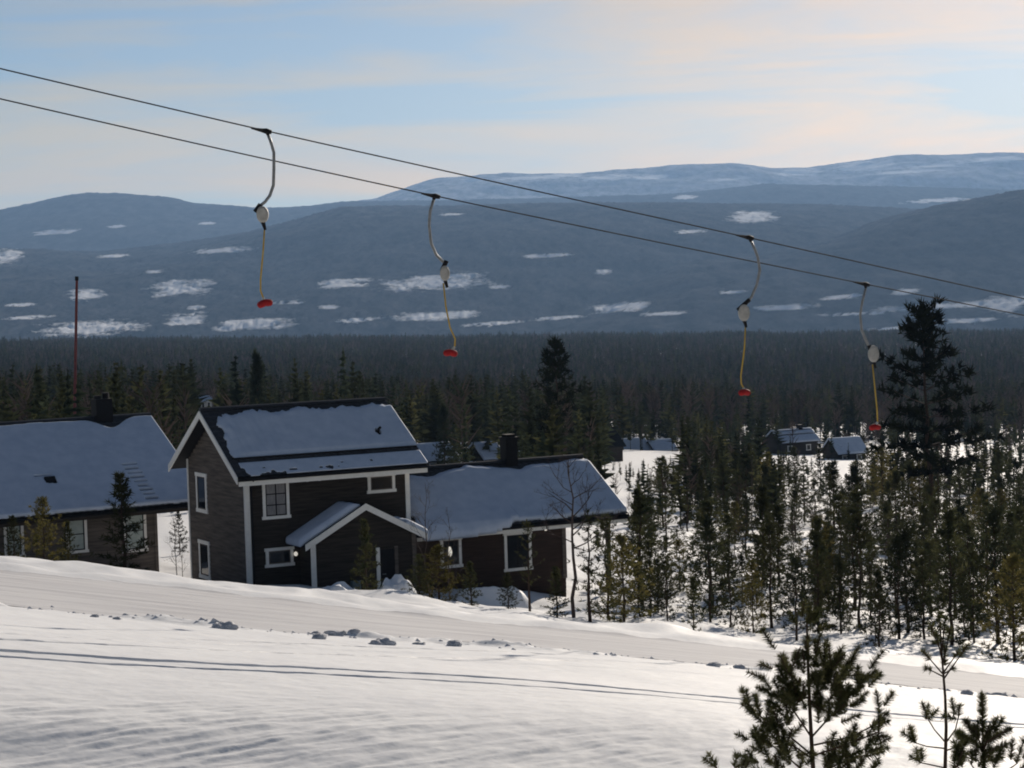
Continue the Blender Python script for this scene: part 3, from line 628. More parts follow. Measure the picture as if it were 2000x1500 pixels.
for k in range(9):
    q = on_slope(np.array([(-3.05, 0.45 + k * 0.36, 0.10), (-2.45, 0.45 + k * 0.36, 0.10)]), 0, 0, zE3, P3); MB().tube(q, 0.03, 6).build('ladder_rung', BLACK, roof3)
q = on_slope(np.array([(-7.1, 2.35, 0.06), (-6.6, 2.35, 0.06), (-6.6, 2.72, 0.06), (-7.1, 2.72, 0.06), (-7.1, 2.35, 0.20), (-6.6, 2.35, 0.20), (-6.6, 2.72, 0.30), (-7.1, 2.72, 0.30)]), 0, 0, zE3, P3)
MB().hexa(q).build('roof_hatch', BLACK, roof3)
barge(house2, 0.05, -0.03, zE3, RUN, zR3, mat=BLACK); barge(house2, 0.05, RUN, zR3, 2 * RUN + 0.03, zE3, mat=BLACK)
MB().tube([(-LH, -0.07, zE3 - 0.1), (0, -0.07, zE3 - 0.1)], 0.06, 8).build('gutter', BLACK, house2)
MB().box(-LH, -0.05, 0.004, 0.034, zE3 - 0.30, zE3 - 0.165).build('fascia', WOOD, house2)
ch = MB().box(CHX - 0.42, CHX + 0.40, RUN - 0.35, RUN + 0.35, zR3 - 0.4, zR3 + 1.0).build('chimney', BLACK, house2)
for dx in (-0.22, 0.2):
    MB().tube([(CHX + dx, RUN, zR3 + 1.0), (CHX + dx, RUN, zR3 + 1.16 + 0.12 * (dx > 0))], 0.17, 10).build('chimney_pot', BLACK, ch)
for (a, b, zb, zt) in ((-6.75, -5.75, 0.75, 2.15), (-4.05, -2.9, 0.55, 2.2), (-9.6, -8.7, 0.8, 2.1)):
    window(house2, 'f', a, b, zW3 - 2.55 + zb - 0.35, zW3 - 2.55 + zt - 0.05, OV3, 1, 2, pane=BLIND)
MB().box(-2.52, -2.37, OV3 - 0.08, OV3 - 0.037, 0.2, zW3).build('corner_board', WOODW, house2)

# ---- small cabins among the trees
CABINS = [  # roof centre x, ridge y, eave y, depth, roof length m, roof snow bare rows, name, label
 (1545, 840, 868, 400, 8.8, 62, 'cabin', 'far cabin with streaky blue shaded snow roof and a chimney, middle right'),
 (1648, 856, 892, 380, 6.2, 66, 'cabin', 'far cabin with a bright snow ridge, just left of the tall pine'),
 (1228, 858, 888, 400, 6.4, 66, 'cabin', 'far cabin roof right of the wing, its lower half hidden by pines'),
 (1288, 860, 884, 400, 4.8, 70, 'shed', 'small far shed with rounded snow on its roof, right of a cabin roof'),
 (945, 866, 903, 300, 3.6, 60, 'cabin', 'little blue snow roof behind the wing, left of its chimney'),
 (842, 868, 905, 280, 5.0, 60, 'cabin', 'snow-roofed cabin half hidden behind the right end of the tall roof'),
 (1172, 836, 880, 330, 5.2, 55, 'cabin', 'dark-roofed cabin among trees behind the right end of the wing'),
]
KEEP = []                                                    # (px0, px1, py_top, py_bottom, depth) kept free of nearer trees
for (cx, ry, ey, d, ln, ad, nm, lb) in CABINS:
    k = FPX / d; c0 = unproj(cx, ry, d + 2.5); run = 3.0; rise = max((ey - ry) / k * 0.80, 1.2); a = math.radians(ad)
    gz = float(ground_z(c0[0], c0[1])[0]) - 0.2; ez = c0[2] - rise; wall_h = max(ez - gz, 2.0); bz = ez - wall_h
    rt = empty(nm, (c0[0], c0[1], bz), rot_frame(ad), label=lb, category=nm)
    hl = ln / 2; E = ez - bz; Rr = E + rise
    MB().prism([(-run + 0.4, 0), (run - 0.4, 0), (run - 0.4, E + 0.05), (0, Rr - 0.15), (-run + 0.4, E + 0.05)], 'x', -hl + 0.4, hl - 0.4).build('wall', WOOD, rt)
    rf = MB().prism([(-run, E - 0.15), (0, Rr - 0.15), (run, E - 0.15), (run, E), (0, Rr), (-run, E)], 'x', -hl, hl).build('roof', BLACK, rt)
    pp = math.atan2(rise, run); Sl = math.hypot(rise, run)
    if 'dark-roofed' not in lb:
        streaky = 'streaky' in lb
        def tk(X, S, streaky=streaky, Sl=Sl):
            t = np.minimum((S + 0.02) / 0.3, (Sl + 0.15 - S) / 0.3); v = 0.06 + 0.22 * np.clip(t, 0, 1) ** 0.5
            if streaky: v = np.where((np.abs(S - Sl * 0.58) < 0.16) | (np.abs(S - Sl * 0.9) < 0.14), -1, v)
            return v
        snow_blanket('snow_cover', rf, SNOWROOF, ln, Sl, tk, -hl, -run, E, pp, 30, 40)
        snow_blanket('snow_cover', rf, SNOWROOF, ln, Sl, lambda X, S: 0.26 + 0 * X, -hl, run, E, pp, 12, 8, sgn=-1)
    for fx in ((-0.25, 0.22) if 'dark-roofed' not in lb else ()):
        window(rt, 'f', fx * ln - 0.5, fx * ln + 0.5, 0.9, min(2.0, E - 0.15), -run + 0.4, 1, 1)
    if 'chimney' in lb and 'left' not in lb:
        MB().box(hl * 0.35, hl * 0.35 + 0.8, -0.4, 0.4, Rr - 0.4, Rr + 0.9).build('chimney', BLACK, rt)
    if 'dark-roofed' not in lb: KEEP.append((cx - ln * k * 0.5 - 6, cx + ln * k * 0.5 + 6, ry - 2, ey + (4 if cx > 1400 else 3), d - 4))
# pale hut deep in the forest
d = 520; c0 = unproj(400, 762, d); hut = empty('hut', (c0[0], c0[1], c0[2] - 4.6), rot_frame(75), label='small pale hut deep in the dark forest, above the gable of the tall house', category='hut')
hut.scale = (0.7, 0.7, 0.7)
MB().prism([(-2.2, -6), (2.2, -6), (2.2, 3.0), (0, 4.4), (-2.2, 3.0)], 'x', -2.0, 2.0).build('wall', PALEP, hut)
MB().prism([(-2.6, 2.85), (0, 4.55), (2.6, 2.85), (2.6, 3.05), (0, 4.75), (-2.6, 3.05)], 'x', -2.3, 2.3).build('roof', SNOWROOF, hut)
for fx in (-1.0, 0.9): window(hut, 'f', fx - 0.55, fx + 0.55, 0.6, 2.6, -2.2)
KEEP.append((382, 420, 752, 785, d - 4))

# ------------------------------------------------------------------ trees
def tri_needles(base, dirs, length, width, g):
    """thin triangles from points along directions -> verts (n,3,3)"""
    n = len(base); rnd = g.normal(size=(n, 3)); side = np.cross(dirs, rnd); side /= np.linalg.norm(side, axis=1, keepdims=True) + 1e-9
    L = (length * g.uniform(0.7, 1.25, n))[:, None]; Wd = (width * g.uniform(0.7, 1.3, n))[:, None]
    return np.stack([base - side * Wd / 2, base + side * Wd / 2, base + dirs * L], 1)
def tris_mesh(name, T):
    V = np.asarray(T).reshape(-1, 3); return mesh_np(name, V, np.arange(len(V)).reshape(-1, 3))
def tuft(p, axis, n, length, width, g, spread=0.9):
    d = axis[None, :] + spread * g.normal(size=(n, 3)); d /= np.linalg.norm(d, axis=1, keepdims=True)
    b = np.repeat(p[None, :], n, 0) + g.normal(size=(n, 3)) * length * 0.15
    return tri_needles(b, d, length, width, g)
def conifer(seed, H, crown0=0.25, wid=0.22, step=0.36, nb=5, tl=0.24, tw=0.055, tn=7, tip=0.75, droop=0.15, power=0.9, gap=0.1, lean=0.0, flat=0.25, dens=0.34, trunk_r=None):
    """a pine as (trunk mesh, crown mesh): whorls of limbs carrying needle tufts"""
    g = np.random.default_rng(seed); mb = MB(); T = []
    r0 = trunk_r or H * 0.013 + 0.012; npt = 9
    wob = g.normal(size=(npt, 2)) * H * 0.006; wob[0] = 0
    tp = np.array([(wob[i, 0] + lean * H * (i / (npt - 1)), wob[i, 1], H * i / (npt - 1)) for i in range(npt)]); tp[0, 2] = -0.5
    mb.tube(tp, [r0 * (1 - 0.93 * i / (npt - 1)) for i in range(npt)], 7)
    z = H * crown0
    while z < H * 0.985:
        f = (z - H * crown0) / (H * (1 - crown0)); L = H * wid * ((1 - f) ** power) * (0.65 if f < 0.08 else 1) + 0.07 * H * 0.3
        c = np.array([np.interp(z, tp[:, 2], tp[:, 0]), np.interp(z, tp[:, 2], tp[:, 1]), z]); a0 = g.uniform(0, 6.28)
        for b in range(nb):
            if g.uniform() < gap: continue
            a = a0 + 6.283 * b / nb + g.normal() * 0.3; l = L * g.uniform(0.55, 1.25); rise = (0.55 * f + 0.15 - droop) + g.normal() * 0.12
            dirv = np.array([math.cos(a), math.sin(a), rise]); dirv /= np.linalg.norm(dirv)
            up = np.array([0, 0, 0.28 * l * tip])
            pts = [c + dirv * l * t + up * t * t for t in (0, 0.4, 0.75, 1.0)]
            mb.tube(pts, [r0 * 0.30 * (1 - f * 0.6), r0 * 0.2 * (1 - f * 0.6), r0 * 0.12, 0.006], 4, False)
            m = max(2, int(l / dens)); 
            for t in np.linspace(0.35 if l > 0.5 else 0.15, 1.0, m + 1):
                p = c + dirv * l * t + up * t * t + g.normal(size=3) * np.array([1, 1, flat]) * l * 0.13 * (1.1 - 0.4 * t)
                ax = dirv * 0.7 + np.array([0, 0, 0.35 + 0.3 * f]); T.append(tuft(p, ax, tn, tl, tw, g))
        z += step * g.uniform(0.75, 1.25) * (0.7 if f > 0.7 else 1)
    T.append(tuft(tp[-1], np.array([0, 0, 1.0]), tn + 5, tl * 1.2, tw, g, 0.5))
    me = bpy.data.meshes.new('trunk'); me.from_pydata([tuple(map(float, v)) for v in mb.v], [], mb.f); me.update()
    return me, tris_mesh('crown', np.concatenate(T))
def plant(name, meshes, loc, rz, s, mats, label, group=None, cat='tree', parts=('trunk', 'crown')):
    r = empty(name, loc, rz, label=label, category=cat); r.scale = s if hasattr(s, '__len__') else (s, s, s)
    if group: r['group'] = group
    for nm, me, m in zip(parts, meshes, mats): link(nm, me, m, r)
    return r

# young pine kinds, 1 = one metre of height scaled up per tree
KINDS = []
for i in range(9):
    g_ = R.uniform
    KINDS.append(conifer(100 + i, 5.0, g_(0.00, 0.12), g_(0.24, 0.38), g_(0.34, 0.48), R.choice((4, 5, 5, 6)), 0.25, 0.060, 8, g_(0.5, 1.0), g_(0.0, 0.2), g_(0.85, 1.25), 0.16, R.uniform(-0.02, 0.02), dens=0.27))
DENSE = [conifer(170 + i, 5.0, 0.03, a_, 0.33, 5, 0.24, 0.058, 9, 0.7, 0.08, b_, 0.18, dens=0.24) for i, (a_, b_) in enumerate(((0.26, 0.8), (0.20, 0.9), (0.32, 0.7), (0.24, 1.0)))]
THINK = [conifer(140 + i, 5.0, 0.35, 0.14, 0.42, 4, 0.17, 0.045, 7, 0.9, 0.0, 0.8, 0.25, dens=0.34) for i in range(3)]
def height_to(px, py_top, d, zb): return unproj(px, py_top, d)[2] - zb
def named_pine(px, py_top, d, label, mats=(BARK, NEEDLE), kind=None, py_base=None, name='pine_tree', wmul=1.0, kinds=KINDS):
    p = unproj(px, py_base or 1100, d); zb = float(ground_z(p[0], d)[0]); H = height_to(px, py_top, d, zb); k = kinds[kind if kind is not None else R.randrange(len(kinds))]
    return plant(name, k, (p[0], d, zb), R.uniform(0, 6.28), (H / 5 * wmul, H / 5 * wmul, H / 5), mats, label)
# specimens around the houses
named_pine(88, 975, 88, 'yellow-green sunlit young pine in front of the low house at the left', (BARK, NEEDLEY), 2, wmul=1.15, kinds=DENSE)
named_pine(28, 1010, 89, 'dull green young pine at the left edge, beside the yellow-green pine', (BARK, NEEDLE), 0, wmul=1.2, kinds=DENSE)
named_pine(134, 1020, 90, 'low dark pine between the yellow-green pine and the blind-covered window', (BARK, NEEDLE), 3, wmul=1.2, kinds=DENSE)
named_pine(243, 930, 88, 'dark green young pine in front of the ladder on the low roof', (BARK, NEEDLE), 1, wmul=1.35, kinds=DENSE)
named_pine(715, 1020, 80, 'slim brownish pine standing before the porch wall', (BARK, NEEDLE), 1, wmul=1.0, kinds=DENSE)
named_pine(856, 1068, 79, 'bushy low pine in front of the bright window of the wing', (BARK, NEEDLE), 2, wmul=1.5, kinds=DENSE)
named_pine(818, 1085, 78, 'low bushy pine right of the porch, nearest the door', (BARK, NEEDLE), 0, wmul=1.4, kinds=DENSE)
named_pine(918, 1100, 80, 'small ragged pine left of the shaded snow bank under the wing', (BARK, NEEDLE), 3, wmul=1.4, kinds=DENSE)
named_pine(1032, 1020, 81, 'thin sparse pine before the right window of the wing', (BARK, NEEDLE), 1, kinds=THINK)
named_pine(1150, 1000, 78, 'dark straight pine with a bare lower trunk at the right corner of the wing', (BARK, NEEDLED), 0, kinds=THINK, wmul=1.2)
named_pine(990, 1120, 77, 'small dark pine bush at the road edge before the right window of the wing', (BARK, NEEDLED), 0, wmul=1.3, kinds=DENSE)
named_pine(1085, 1110, 77, 'dark bushy pine just left of the bare spreading tree', (BARK, NEEDLED), 1, wmul=1.4, kinds=DENSE)
named_pine(1185, 1010, 82, 'young pine just right of the paired dark trunks by the wing', (BARK, NEEDLE), 0)
named_pine(1215, 1050, 80, 'spreading olive pine beneath the right tip of the wing roof', (BARK, NEEDLE), 2, wmul=1.2, kinds=DENSE)
# tall pines
big = conifer(305, 15.0, 0.27, 0.25, 0.80, 6, 0.58, 0.16, 14, 0.25, 0.15, 0.58, 0.22, -0.03, 0.07, 0.46, 0.20)
p = unproj(1818, 985, 170); zb = float(ground_z(p[0], 170)[0]); H = height_to(1800, 597, 170, zb)
plant('pine_tree', big, (p[0], 170, zb), 0.6, H / 15, (BARK, NEEDLEB), 'tall dark layered pine rising above the forest at the right')
mid = conifer(302, 12.0, 0.12, 0.20, 0.55, 5, 0.55, 0.14, 11, 0.4, 0.3, 0.7, 0.30, 0.0, 0.2, 0.6, 0.15)
p = unproj(1090, 880, 190); zb = float(ground_z(p[0], 190)[0]); H = height_to(1083, 668, 190, zb)
plant('pine_tree', mid, (p[0], 190, zb), 2.1, (H / 12 * 0.95, H / 12 * 0.95, H / 12), (BARK, NEEDLEB), 'tall ragged dark pine behind the ridge of the wing, right of its chimney')
def spruce(seed, H, wid=0.17, tn=9):
    return conifer(seed, H, 0.05, wid, 0.45, 7, 0.45, 0.12, tn, 0.2, 0.35, 1.0, 0.05, 0, 0.2, 0.5)
sp = spruce(303, 10.0)
p = unproj(505, 800, 240); zb = float(ground_z(p[0], 240)[0]); H = height_to(503, 690, 240, zb)
plant('spruce_tree', sp, (p[0], 240, zb), 0, (H / 10 * 0.75, H / 10 * 0.75, H / 10), (BARK, SPRUCE), 'narrow pointed dark spruce above the roof of the tall house')
for (px, pt, d, lb) in ((868, 790, 260, 'dark pointed conifer behind the right end of the tall roof'), (905, 828, 270, 'brownish bushy pine behind the wing, left of its chimney')):
    p = unproj(px, 870, d); zb = float(ground_z(p[0], d)[0]); H = height_to(px, pt, d, zb)
    plant('spruce_tree' if 'conifer' in lb else 'pine_tree', sp if 'conifer' in lb else KINDS[2], (p[0], d, zb), R.uniform(0, 6), (H / 10, H / 10, H / 10) if 'conifer' in lb else (H / 4.0, H / 4.0, H / 5), (BARK, SPRUCE if 'conifer' in lb else NEEDLE), lb)

# bare trees
def bare_tree(seed, H, spread=0.6, levels=4, r0=None, nb=6, up=0.35, min_z=0.3):
    g = np.random.default_rng(seed); tr = MB(); cr = MB(); r0 = r0 or H * 0.012
    tp = [np.array([0, 0, -0.4])]
    for i in range(1, 9): tp.append(np.array([g.normal() * 0.012 * H, g.normal() * 0.012 * H, H * i / 8 * 0.97]))
    tr.tube(tp, [r0 * (1 - 0.85 * i / 8) for i in range(9)], 6)
    tz = np.array(tp)
    def grow(p, dirv, l, r, lev):
        pts = [p]; d = dirv.copy()
        for k in range(3):
            d = d + g.normal(size=3) * 0.16 + np.array([0, 0, 0.10]); d /= np.linalg.norm(d); pts.append(pts[-1] + d * l / 3)
        cr.tube(pts, [r, r * 0.8, r * 0.6, r * 0.4], 4 if lev < 2 else 3, False)
        if lev < levels:
            for k in range(3 if lev < 2 else 4):
                t = g.uniform(0.3, 1.0) * 3; i = min(int(t), 2); q = pts[i] + (pts[i + 1] - pts[i]) * (t - i)
                nd = d + g.normal(size=3) * 0.65; nd /= np.linalg.norm(nd); grow(q, nd, l * g.uniform(0.45, 0.65), r * 0.5, lev + 1)
    n = nb * 2
    for b in range(n):
        z = H * (min_z + (0.95 - min_z) * b / n); c = np.array([np.interp(z, tz[:, 2], tz[:, 0]), np.interp(z, tz[:, 2], tz[:, 1]), z]); a = b * 2.4 + g.normal() * 0.4
        f = b / n; d = np.array([math.cos(a), math.sin(a), up + 0.5 * f]); d /= np.linalg.norm(d)
        grow(c, d, H * spread * 0.42 * (1 - 0.6 * f) * g.uniform(0.7, 1.2), r0 * 0.42 * (1 - 0.5 * f), 1)
    out_ = []
    for nm, m in (('trunk', tr), ('crown', cr)):
        me = bpy.data.meshes.new(nm); me.from_pydata([tuple(map(float, v)) for v in m.v], [], m.f); me.update(); out_.append(me)
    return out_
BARE = [bare_tree(401, 6.5, 0.62, 4, 0.085, 7, 0.30, 0.42), bare_tree(402, 4.0, 0.5, 4, 0.03, 6, 0.9, 0.25), bare_tree(403, 4.0, 0.45, 4, 0.03, 6, 1.0, 0.2)]
def bare(kind, px, py_top, d, lb, H0, rz=0.0):
    p = unproj(px, 1150, d); zb = float(ground_z(p[0], d)[0]); H = height_to(px, py_top, d, zb); s = H / H0
    plant('bare_tree', BARE[kind], (p[0], d, zb), rz, s, (TWIG, TWIG), lb)
bare(0, 1120, 885, 79, 'leafless tree with spreading dark branches before the right end of the wing roof', 6.5, 0.5)
bare(1, 838, 935, 80, 'thin leafless sapling before the left end of the wing roof', 4.0)
bare(2, 878, 985, 83, 'low leafless sapling below the sagging snow edge of the wing', 4.0, 1.0)
bare(1, 345, 1000, 93, 'spindly leafless shrub between the two houses', 4.0, 2.2)
bare(2, 358, 1040, 96, 'low leafless shrub beside the gable end, right one between the two houses', 4.0, 1.2)
named_pine(352, 1000, 112, 'small dark pine in the gap between the two houses', (BARK, NEEDLED), 3)
bare(2, 1708, 1075, 80, 'leafless birch sapling at the road edge below the tall pine', 4.0, 0.7)
bare(1, 1475, 890, 140, 'grey leafless birch among the young pines left of the far cabins', 4.0, 0.7)

# stand of young pines on the snow right of the houses: each one a tree of its own
ORD = ['first', 'second', 'third', 'fourth', 'fifth', 'sixth', 'seventh', 'eighth', 'ninth', 'tenth', 'eleventh', 'twelfth', 'thirteenth', 'fourteenth', 'fifteenth', 'sixteenth', 'seventeenth', 'eighteenth', 'nineteenth', 'twentieth']
front = [(1245, 1105, 86), (1268, 1060, 88), (1300, 1090, 84), (1352, 1130, 76), (1385, 1010, 90), (1425, 1075, 87), (1468, 1100, 82), (1505, 1015, 88), (1552, 1085, 79), (1596, 1020, 84), (1640, 1090, 84), (1676, 1000, 88), (1715, 1120, 76), (1752, 1050, 82), (1803, 1080, 84), (1855, 1000, 82), (1900, 1070, 84), (1945, 985, 84), (1978, 1090, 75), (2010, 1010, 83)]
for i, (px, pt, d) in enumerate(front):
    named_pine(px, pt, d, f'young pine in the front row along the snow road, {ORD[i]} from the left', (BARK, NEEDLE if i % 4 else NEEDLED), i % 9 if i % 3 else i % 4, wmul=R.uniform(0.85, 1.25), kinds=KINDS if i % 3 else DENSE)
placed = [(unproj(a, 1150, d)[0], d) for a, b, d in front]; cnt = 0; tries = 0
def blocks(px, top, base, d):
    for (a, b, t, bt, dd) in KEEP:
        if d < dd and a < px < b and top < bt and base > t: return True
    return False
while cnt < 268 and tries < 14000:
    tries += 1
    d = 86 + 170 * R.random() ** 1.35; px = R.uniform(1215, 2080); x = (px - 1000) / FPX * d
    if min((x - a) ** 2 + (d - b) ** 2 for a, b in placed) < (2.0 if d < 130 else 2.5) ** 2: continue
    clump = float(vnoise(np.array([x / 9.0]), np.array([d / 16.0]), 91)[0]) + 0.5 * float(vnoise(np.array([x / 3.0]), np.array([d / 5.0]), 92)[0])
    if clump < (0.40 if px < 1560 else 0.56): continue
    if px < 1400 and 98 < d < 122 and R.random() < 0.7: continue
    zb = float(ground_z(x, d)[0]); H = (1.1 + 3.9 * R.random() ** 1.1) * (1.0 if d < 150 else 1.15); q = proj((x, d, zb + H)); q0 = proj((x, d, zb))
    if blocks(q[0], q[1], q0[1], d): continue
    if q[0] < 1240 and q[1] < 1010: continue
    side = 'left of the far cabins' if px < 1480 else 'straight below the far cabins' if px < 1720 else 'around the foot of the tall pine' if px < 1880 else 'at the right edge'
    row = 'nearer half' if d < 130 else 'farther half'
    k = R.choice(KINDS if R.random() < 0.66 else DENSE if R.random() < 0.72 else THINK)
    plant('pine_tree', k, (x, d, zb), R.uniform(0, 6.28), (H / 5 * R.uniform(0.85, 1.4), H / 5 * R.uniform(0.85, 1.4), H / 5), (BARK, NEEDLE), f'young pine in the {row} of the stand, {side}', f'young pines, {row} of the stand, {side}')
    placed.append((x, d)); cnt += 1

# ------------------------------------------------------------------ far forest (one uncountable mass, instanced)
def low_tree(kind, seed):
    g = np.random.default_rng(seed); T = []
    def tri(p, dv, l, wd): T.append(tri_needles(np.array([p]), np.array([dv]) / np.linalg.norm(dv), l, wd, g))
    if kind == 'birch':
        for i in range(46):
            z = g.uniform(0.25, 0.8); a = g.uniform(0, 6.28); d = np.array([math.cos(a), math.sin(a), g.uniform(0.6, 2.0)]); tri(np.array([0, 0, z]) + 0.05 * d * g.uniform(0, 1), d, g.uniform(0.12, 0.26), 0.018)
    else:
        c0, wd, n = (0.3, 0.17, 15) if kind == 'pine' else (0.06, 0.13, 19)
        for i in range(n):
            f = i / (n - 1); z = c0 + (0.97 - c0) * f; L = wd * (1 - f) ** 0.75 + 0.025
            for b in range(5):
                a = g.uniform(0, 6.28); d = np.array([math.cos(a), math.sin(a), (0.15 if kind == 'pine' else -0.35) + 0.4 * f + g.normal() * 0.15])
                tri(np.array([0, 0, z]), d, L * g.uniform(0.6, 1.3), 0.085 * (1.1 - 0.6 * f))
        tri(np.array([0, 0, 0.88]), np.array([0.02, 0, 1.0]), 0.13, 0.035)
    for a in (0, 2.1, 4.2):
        T.append(np.array([[[0.012 * math.cos(a), 0.012 * math.sin(a), -0.05], [0.012 * math.cos(a + 2.1), 0.012 * math.sin(a + 2.1), -0.05], [0, 0, 0.85]]]))
    return tris_mesh('tree', np.concatenate(T))
PROTO = []
for i, (k, m) in enumerate([('pine', NEEDLED), ('pine', NEEDLE), ('spruce', SPRUCE), ('spruce', SPRUCE), ('birch', BIRCH), ('pine', NEEDLED), ('birch', BIRCH)]):
    o = bpy.data.objects.new('forest_tree_shape', low_tree(k, 500 + i)); o.data.materials.append(m); PROTO.append(o)
g = np.random.default_rng(77); pts = []
def scatter(n, d0, d1, u0, u1, hmin, hmax, keep=None, weights=None):
    d = np.sqrt(g.uniform(d0 ** 2, d1 ** 2, n)); u = g.uniform(u0, u1, n); x = u * d
    m = np.ones(n, bool) if keep is None else keep(x, d, u)
    x, d = x[m], d[m]; k = len(x); H = g.uniform(hmin, hmax, k) * (0.62 + 0.5 * vnoise(x / 60, d / 60, 33) + 0.35 * vnoise(x / 14, d / 14, 34)); z = ground_z(x, d)
    idx = g.choice(7, k, p=weights if weights is not None else [0.21, 0.14, 0.10, 0.08, 0.24, 0.06, 0.17])
    P = np.stack([x, d, z], -1); q1 = proj(P + np.array([0, 0, 1]) * H[:, None]); q0 = proj(P)
    ok = np.ones(k, bool)
    for (a, b, t, bt, dd) in KEEP: ok &= ~((d < dd) & (q1[0] > a - 6) & (q1[0] < b + 6) & (q1[1] < bt) & (q0[1] > t))
    pts.append((P[ok], H[ok], idx[ok]))
clumpy = lambda s, th, sd: (lambda x, d, u: vnoise(x / s, d / s, sd) + 0.4 * vnoise(x / s * 3, d / s * 3, sd + 1) > th)
left = lambda x, d, u: (u < 0.055) & (vnoise(x / 22, d / 30, 5) > 0.22)
scatter(420, 122, 240, -0.45, 0.06, 6, 10, lambda x, d, u: left(x, d, u) & ~((np.abs(x + 6) < 13) & (d < 135)), [0.30, 0.22, 0.18, 0.14, 0.06, 0.06, 0.04])
scatter(1700, 240, 470, -0.45, 0.05, 7, 11, left, [0.30, 0.22, 0.18, 0.14, 0.06, 0.06, 0.04])
scatter(240, 110, 380, 0.032, 0.10, 0.8, 3.0, clumpy(8, 0.45, 65), [0.2, 0.25, 0.06, 0.04, 0.25, 0.0, 0.20])
scatter(450, 118, 230, 0.055, 0.45, 0.8, 3.2, clumpy(9, 0.62, 63), [0.2, 0.25, 0.06, 0.04, 0.25, 0.0, 0.20])
scatter(1800, 225, 450, 0.04, 0.45, 1.8, 6.5, clumpy(14, 0.60, 61), [0.24, 0.26, 0.10, 0.06, 0.16, 0.04, 0.14])
scatter(260, 150, 440, 0.045, 0.125, 3.5, 8.0, None, [0.3, 0.34, 0.10, 0.06, 0.12, 0.04, 0.04])
scatter(6000, 440, 760, -0.42, 0.42, 7, 12, lambda x, d, u: (d > 455 + 40 * vnoise(x / 25, d * 0, 8)) | (u < 0.03))
scatter(30000, 700, 1500, -0.36, 0.36, 6, 11)
scatter(52000, 1500, 2850, -0.34, 0.34, 6, 11, lambda x, d, u: d < 2450 + 400 * vnoise(x / 45, d * 0 + 0.5, 14))
P = np.concatenate([a for a, b, c in pts]); HH = np.concatenate([b for a, b, c in pts]); IDX = np.concatenate([c for a, b, c in pts])
me = bpy.data.meshes.new('forest'); me.vertices.add(len(P)); me.vertices.foreach_set('co', P.astype(np.float32).ravel())
ww = HH * g.uniform(0.75, 1.3, len(HH)); sv = np.stack([ww, ww, HH], -1).astype(np.float32)
a = me.attributes.new('size', 'FLOAT_VECTOR', 'POINT'); a.data.foreach_set('vector', sv.ravel())
a = me.attributes.new('turn', 'FLOAT_VECTOR', 'POINT'); a.data.foreach_set('vector', np.stack([HH * 0, HH * 0, g.uniform(0, 6.28, len(HH))], -1).astype(np.float32).ravel())
a = me.attributes.new('pick', 'INT', 'POINT'); a.data.foreach_set('value', IDX.astype(np.int32))
forest = link('forest', me, None, None, kind='stuff', label='dark mixed forest of pine, spruce and bare birch covering the valley', category='forest')
ng = bpy.data.node_groups.new('forest_scatter', 'GeometryNodeTree')
ng.interface.new_socket('Geometry', in_out='INPUT', socket_type='NodeSocketGeometry'); ng.interface.new_socket('Geometry', in_out='OUTPUT', socket_type='NodeSocketGeometry')
gi = N(ng, 'NodeGroupInput'); go = N(ng, 'NodeGroupOutput'); ip = N(ng, 'GeometryNodeInstanceOnPoints'); jg = N(ng, 'GeometryNodeGeometryToInstance')
for o in reversed(PROTO):
    oi = N(ng, 'GeometryNodeObjectInfo'); oi.inputs['Object'].default_value = o; ng.links.new(oi.outputs['Geometry'], jg.inputs[0])
def attr(nm, tp):
    n = N(ng, 'GeometryNodeInputNamedAttribute', data_type=tp); n.inputs['Name'].default_value = nm; return [s for s in n.outputs if s.enabled and s.name == 'Attribute'][0]
ip.inputs['Pick Instance'].default_value = True
m2p = N(ng, 'GeometryNodeMeshToPoints')
ng.links.new(gi.outputs[0], ip.inputs['Points']); ng.links.new(jg.outputs[0], ip.inputs['Instance']); ng.links.new(attr('pick', 'INT'), ip.inputs['Instance Index'])
er = N(ng, 'FunctionNodeEulerToRotation'); ng.links.new(attr('turn', 'FLOAT_VECTOR'), er.inputs[0]); ng.links.new(er.outputs[0], ip.inputs['Rotation']); ng.links.new(attr('size', 'FLOAT_VECTOR'), ip.inputs['Scale'])
ng.links.new(ip.outputs[0], go.inputs[0]); ng.nodes.remove(m2p)
md = forest.modifiers.new('scatter', 'NODES'); md.node_group = ng

# ------------------------------------------------------------------ mast
d = 185; top = unproj(150, 548, d); bot = unproj(146, 770, d); gz = float(ground_z(bot[0], d)[0])
foot = bot + (bot - top) / (top[2] - bot[2]) * max(bot[2] - gz, 0) 
mast = empty('lift_mast', tuple(foot), 0, label='slender dark red mast standing out of the forest at the left', category='mast')
MB().tube([(0, 0, -0.5), tuple(top - foot)], [0.15, 0.11], 8).build('pole', MASTR, mast)
MB().tube([tuple(top - foot), tuple(top - foot + np.array([0, 0, 0.35]))], [0.16, 0.15], 8).build('cap', BLACK, mast)
MB().box(-0.35, 0.35, -0.35, 0.35, -0.5, 0.12).build('base_plate', STEEL, mast)

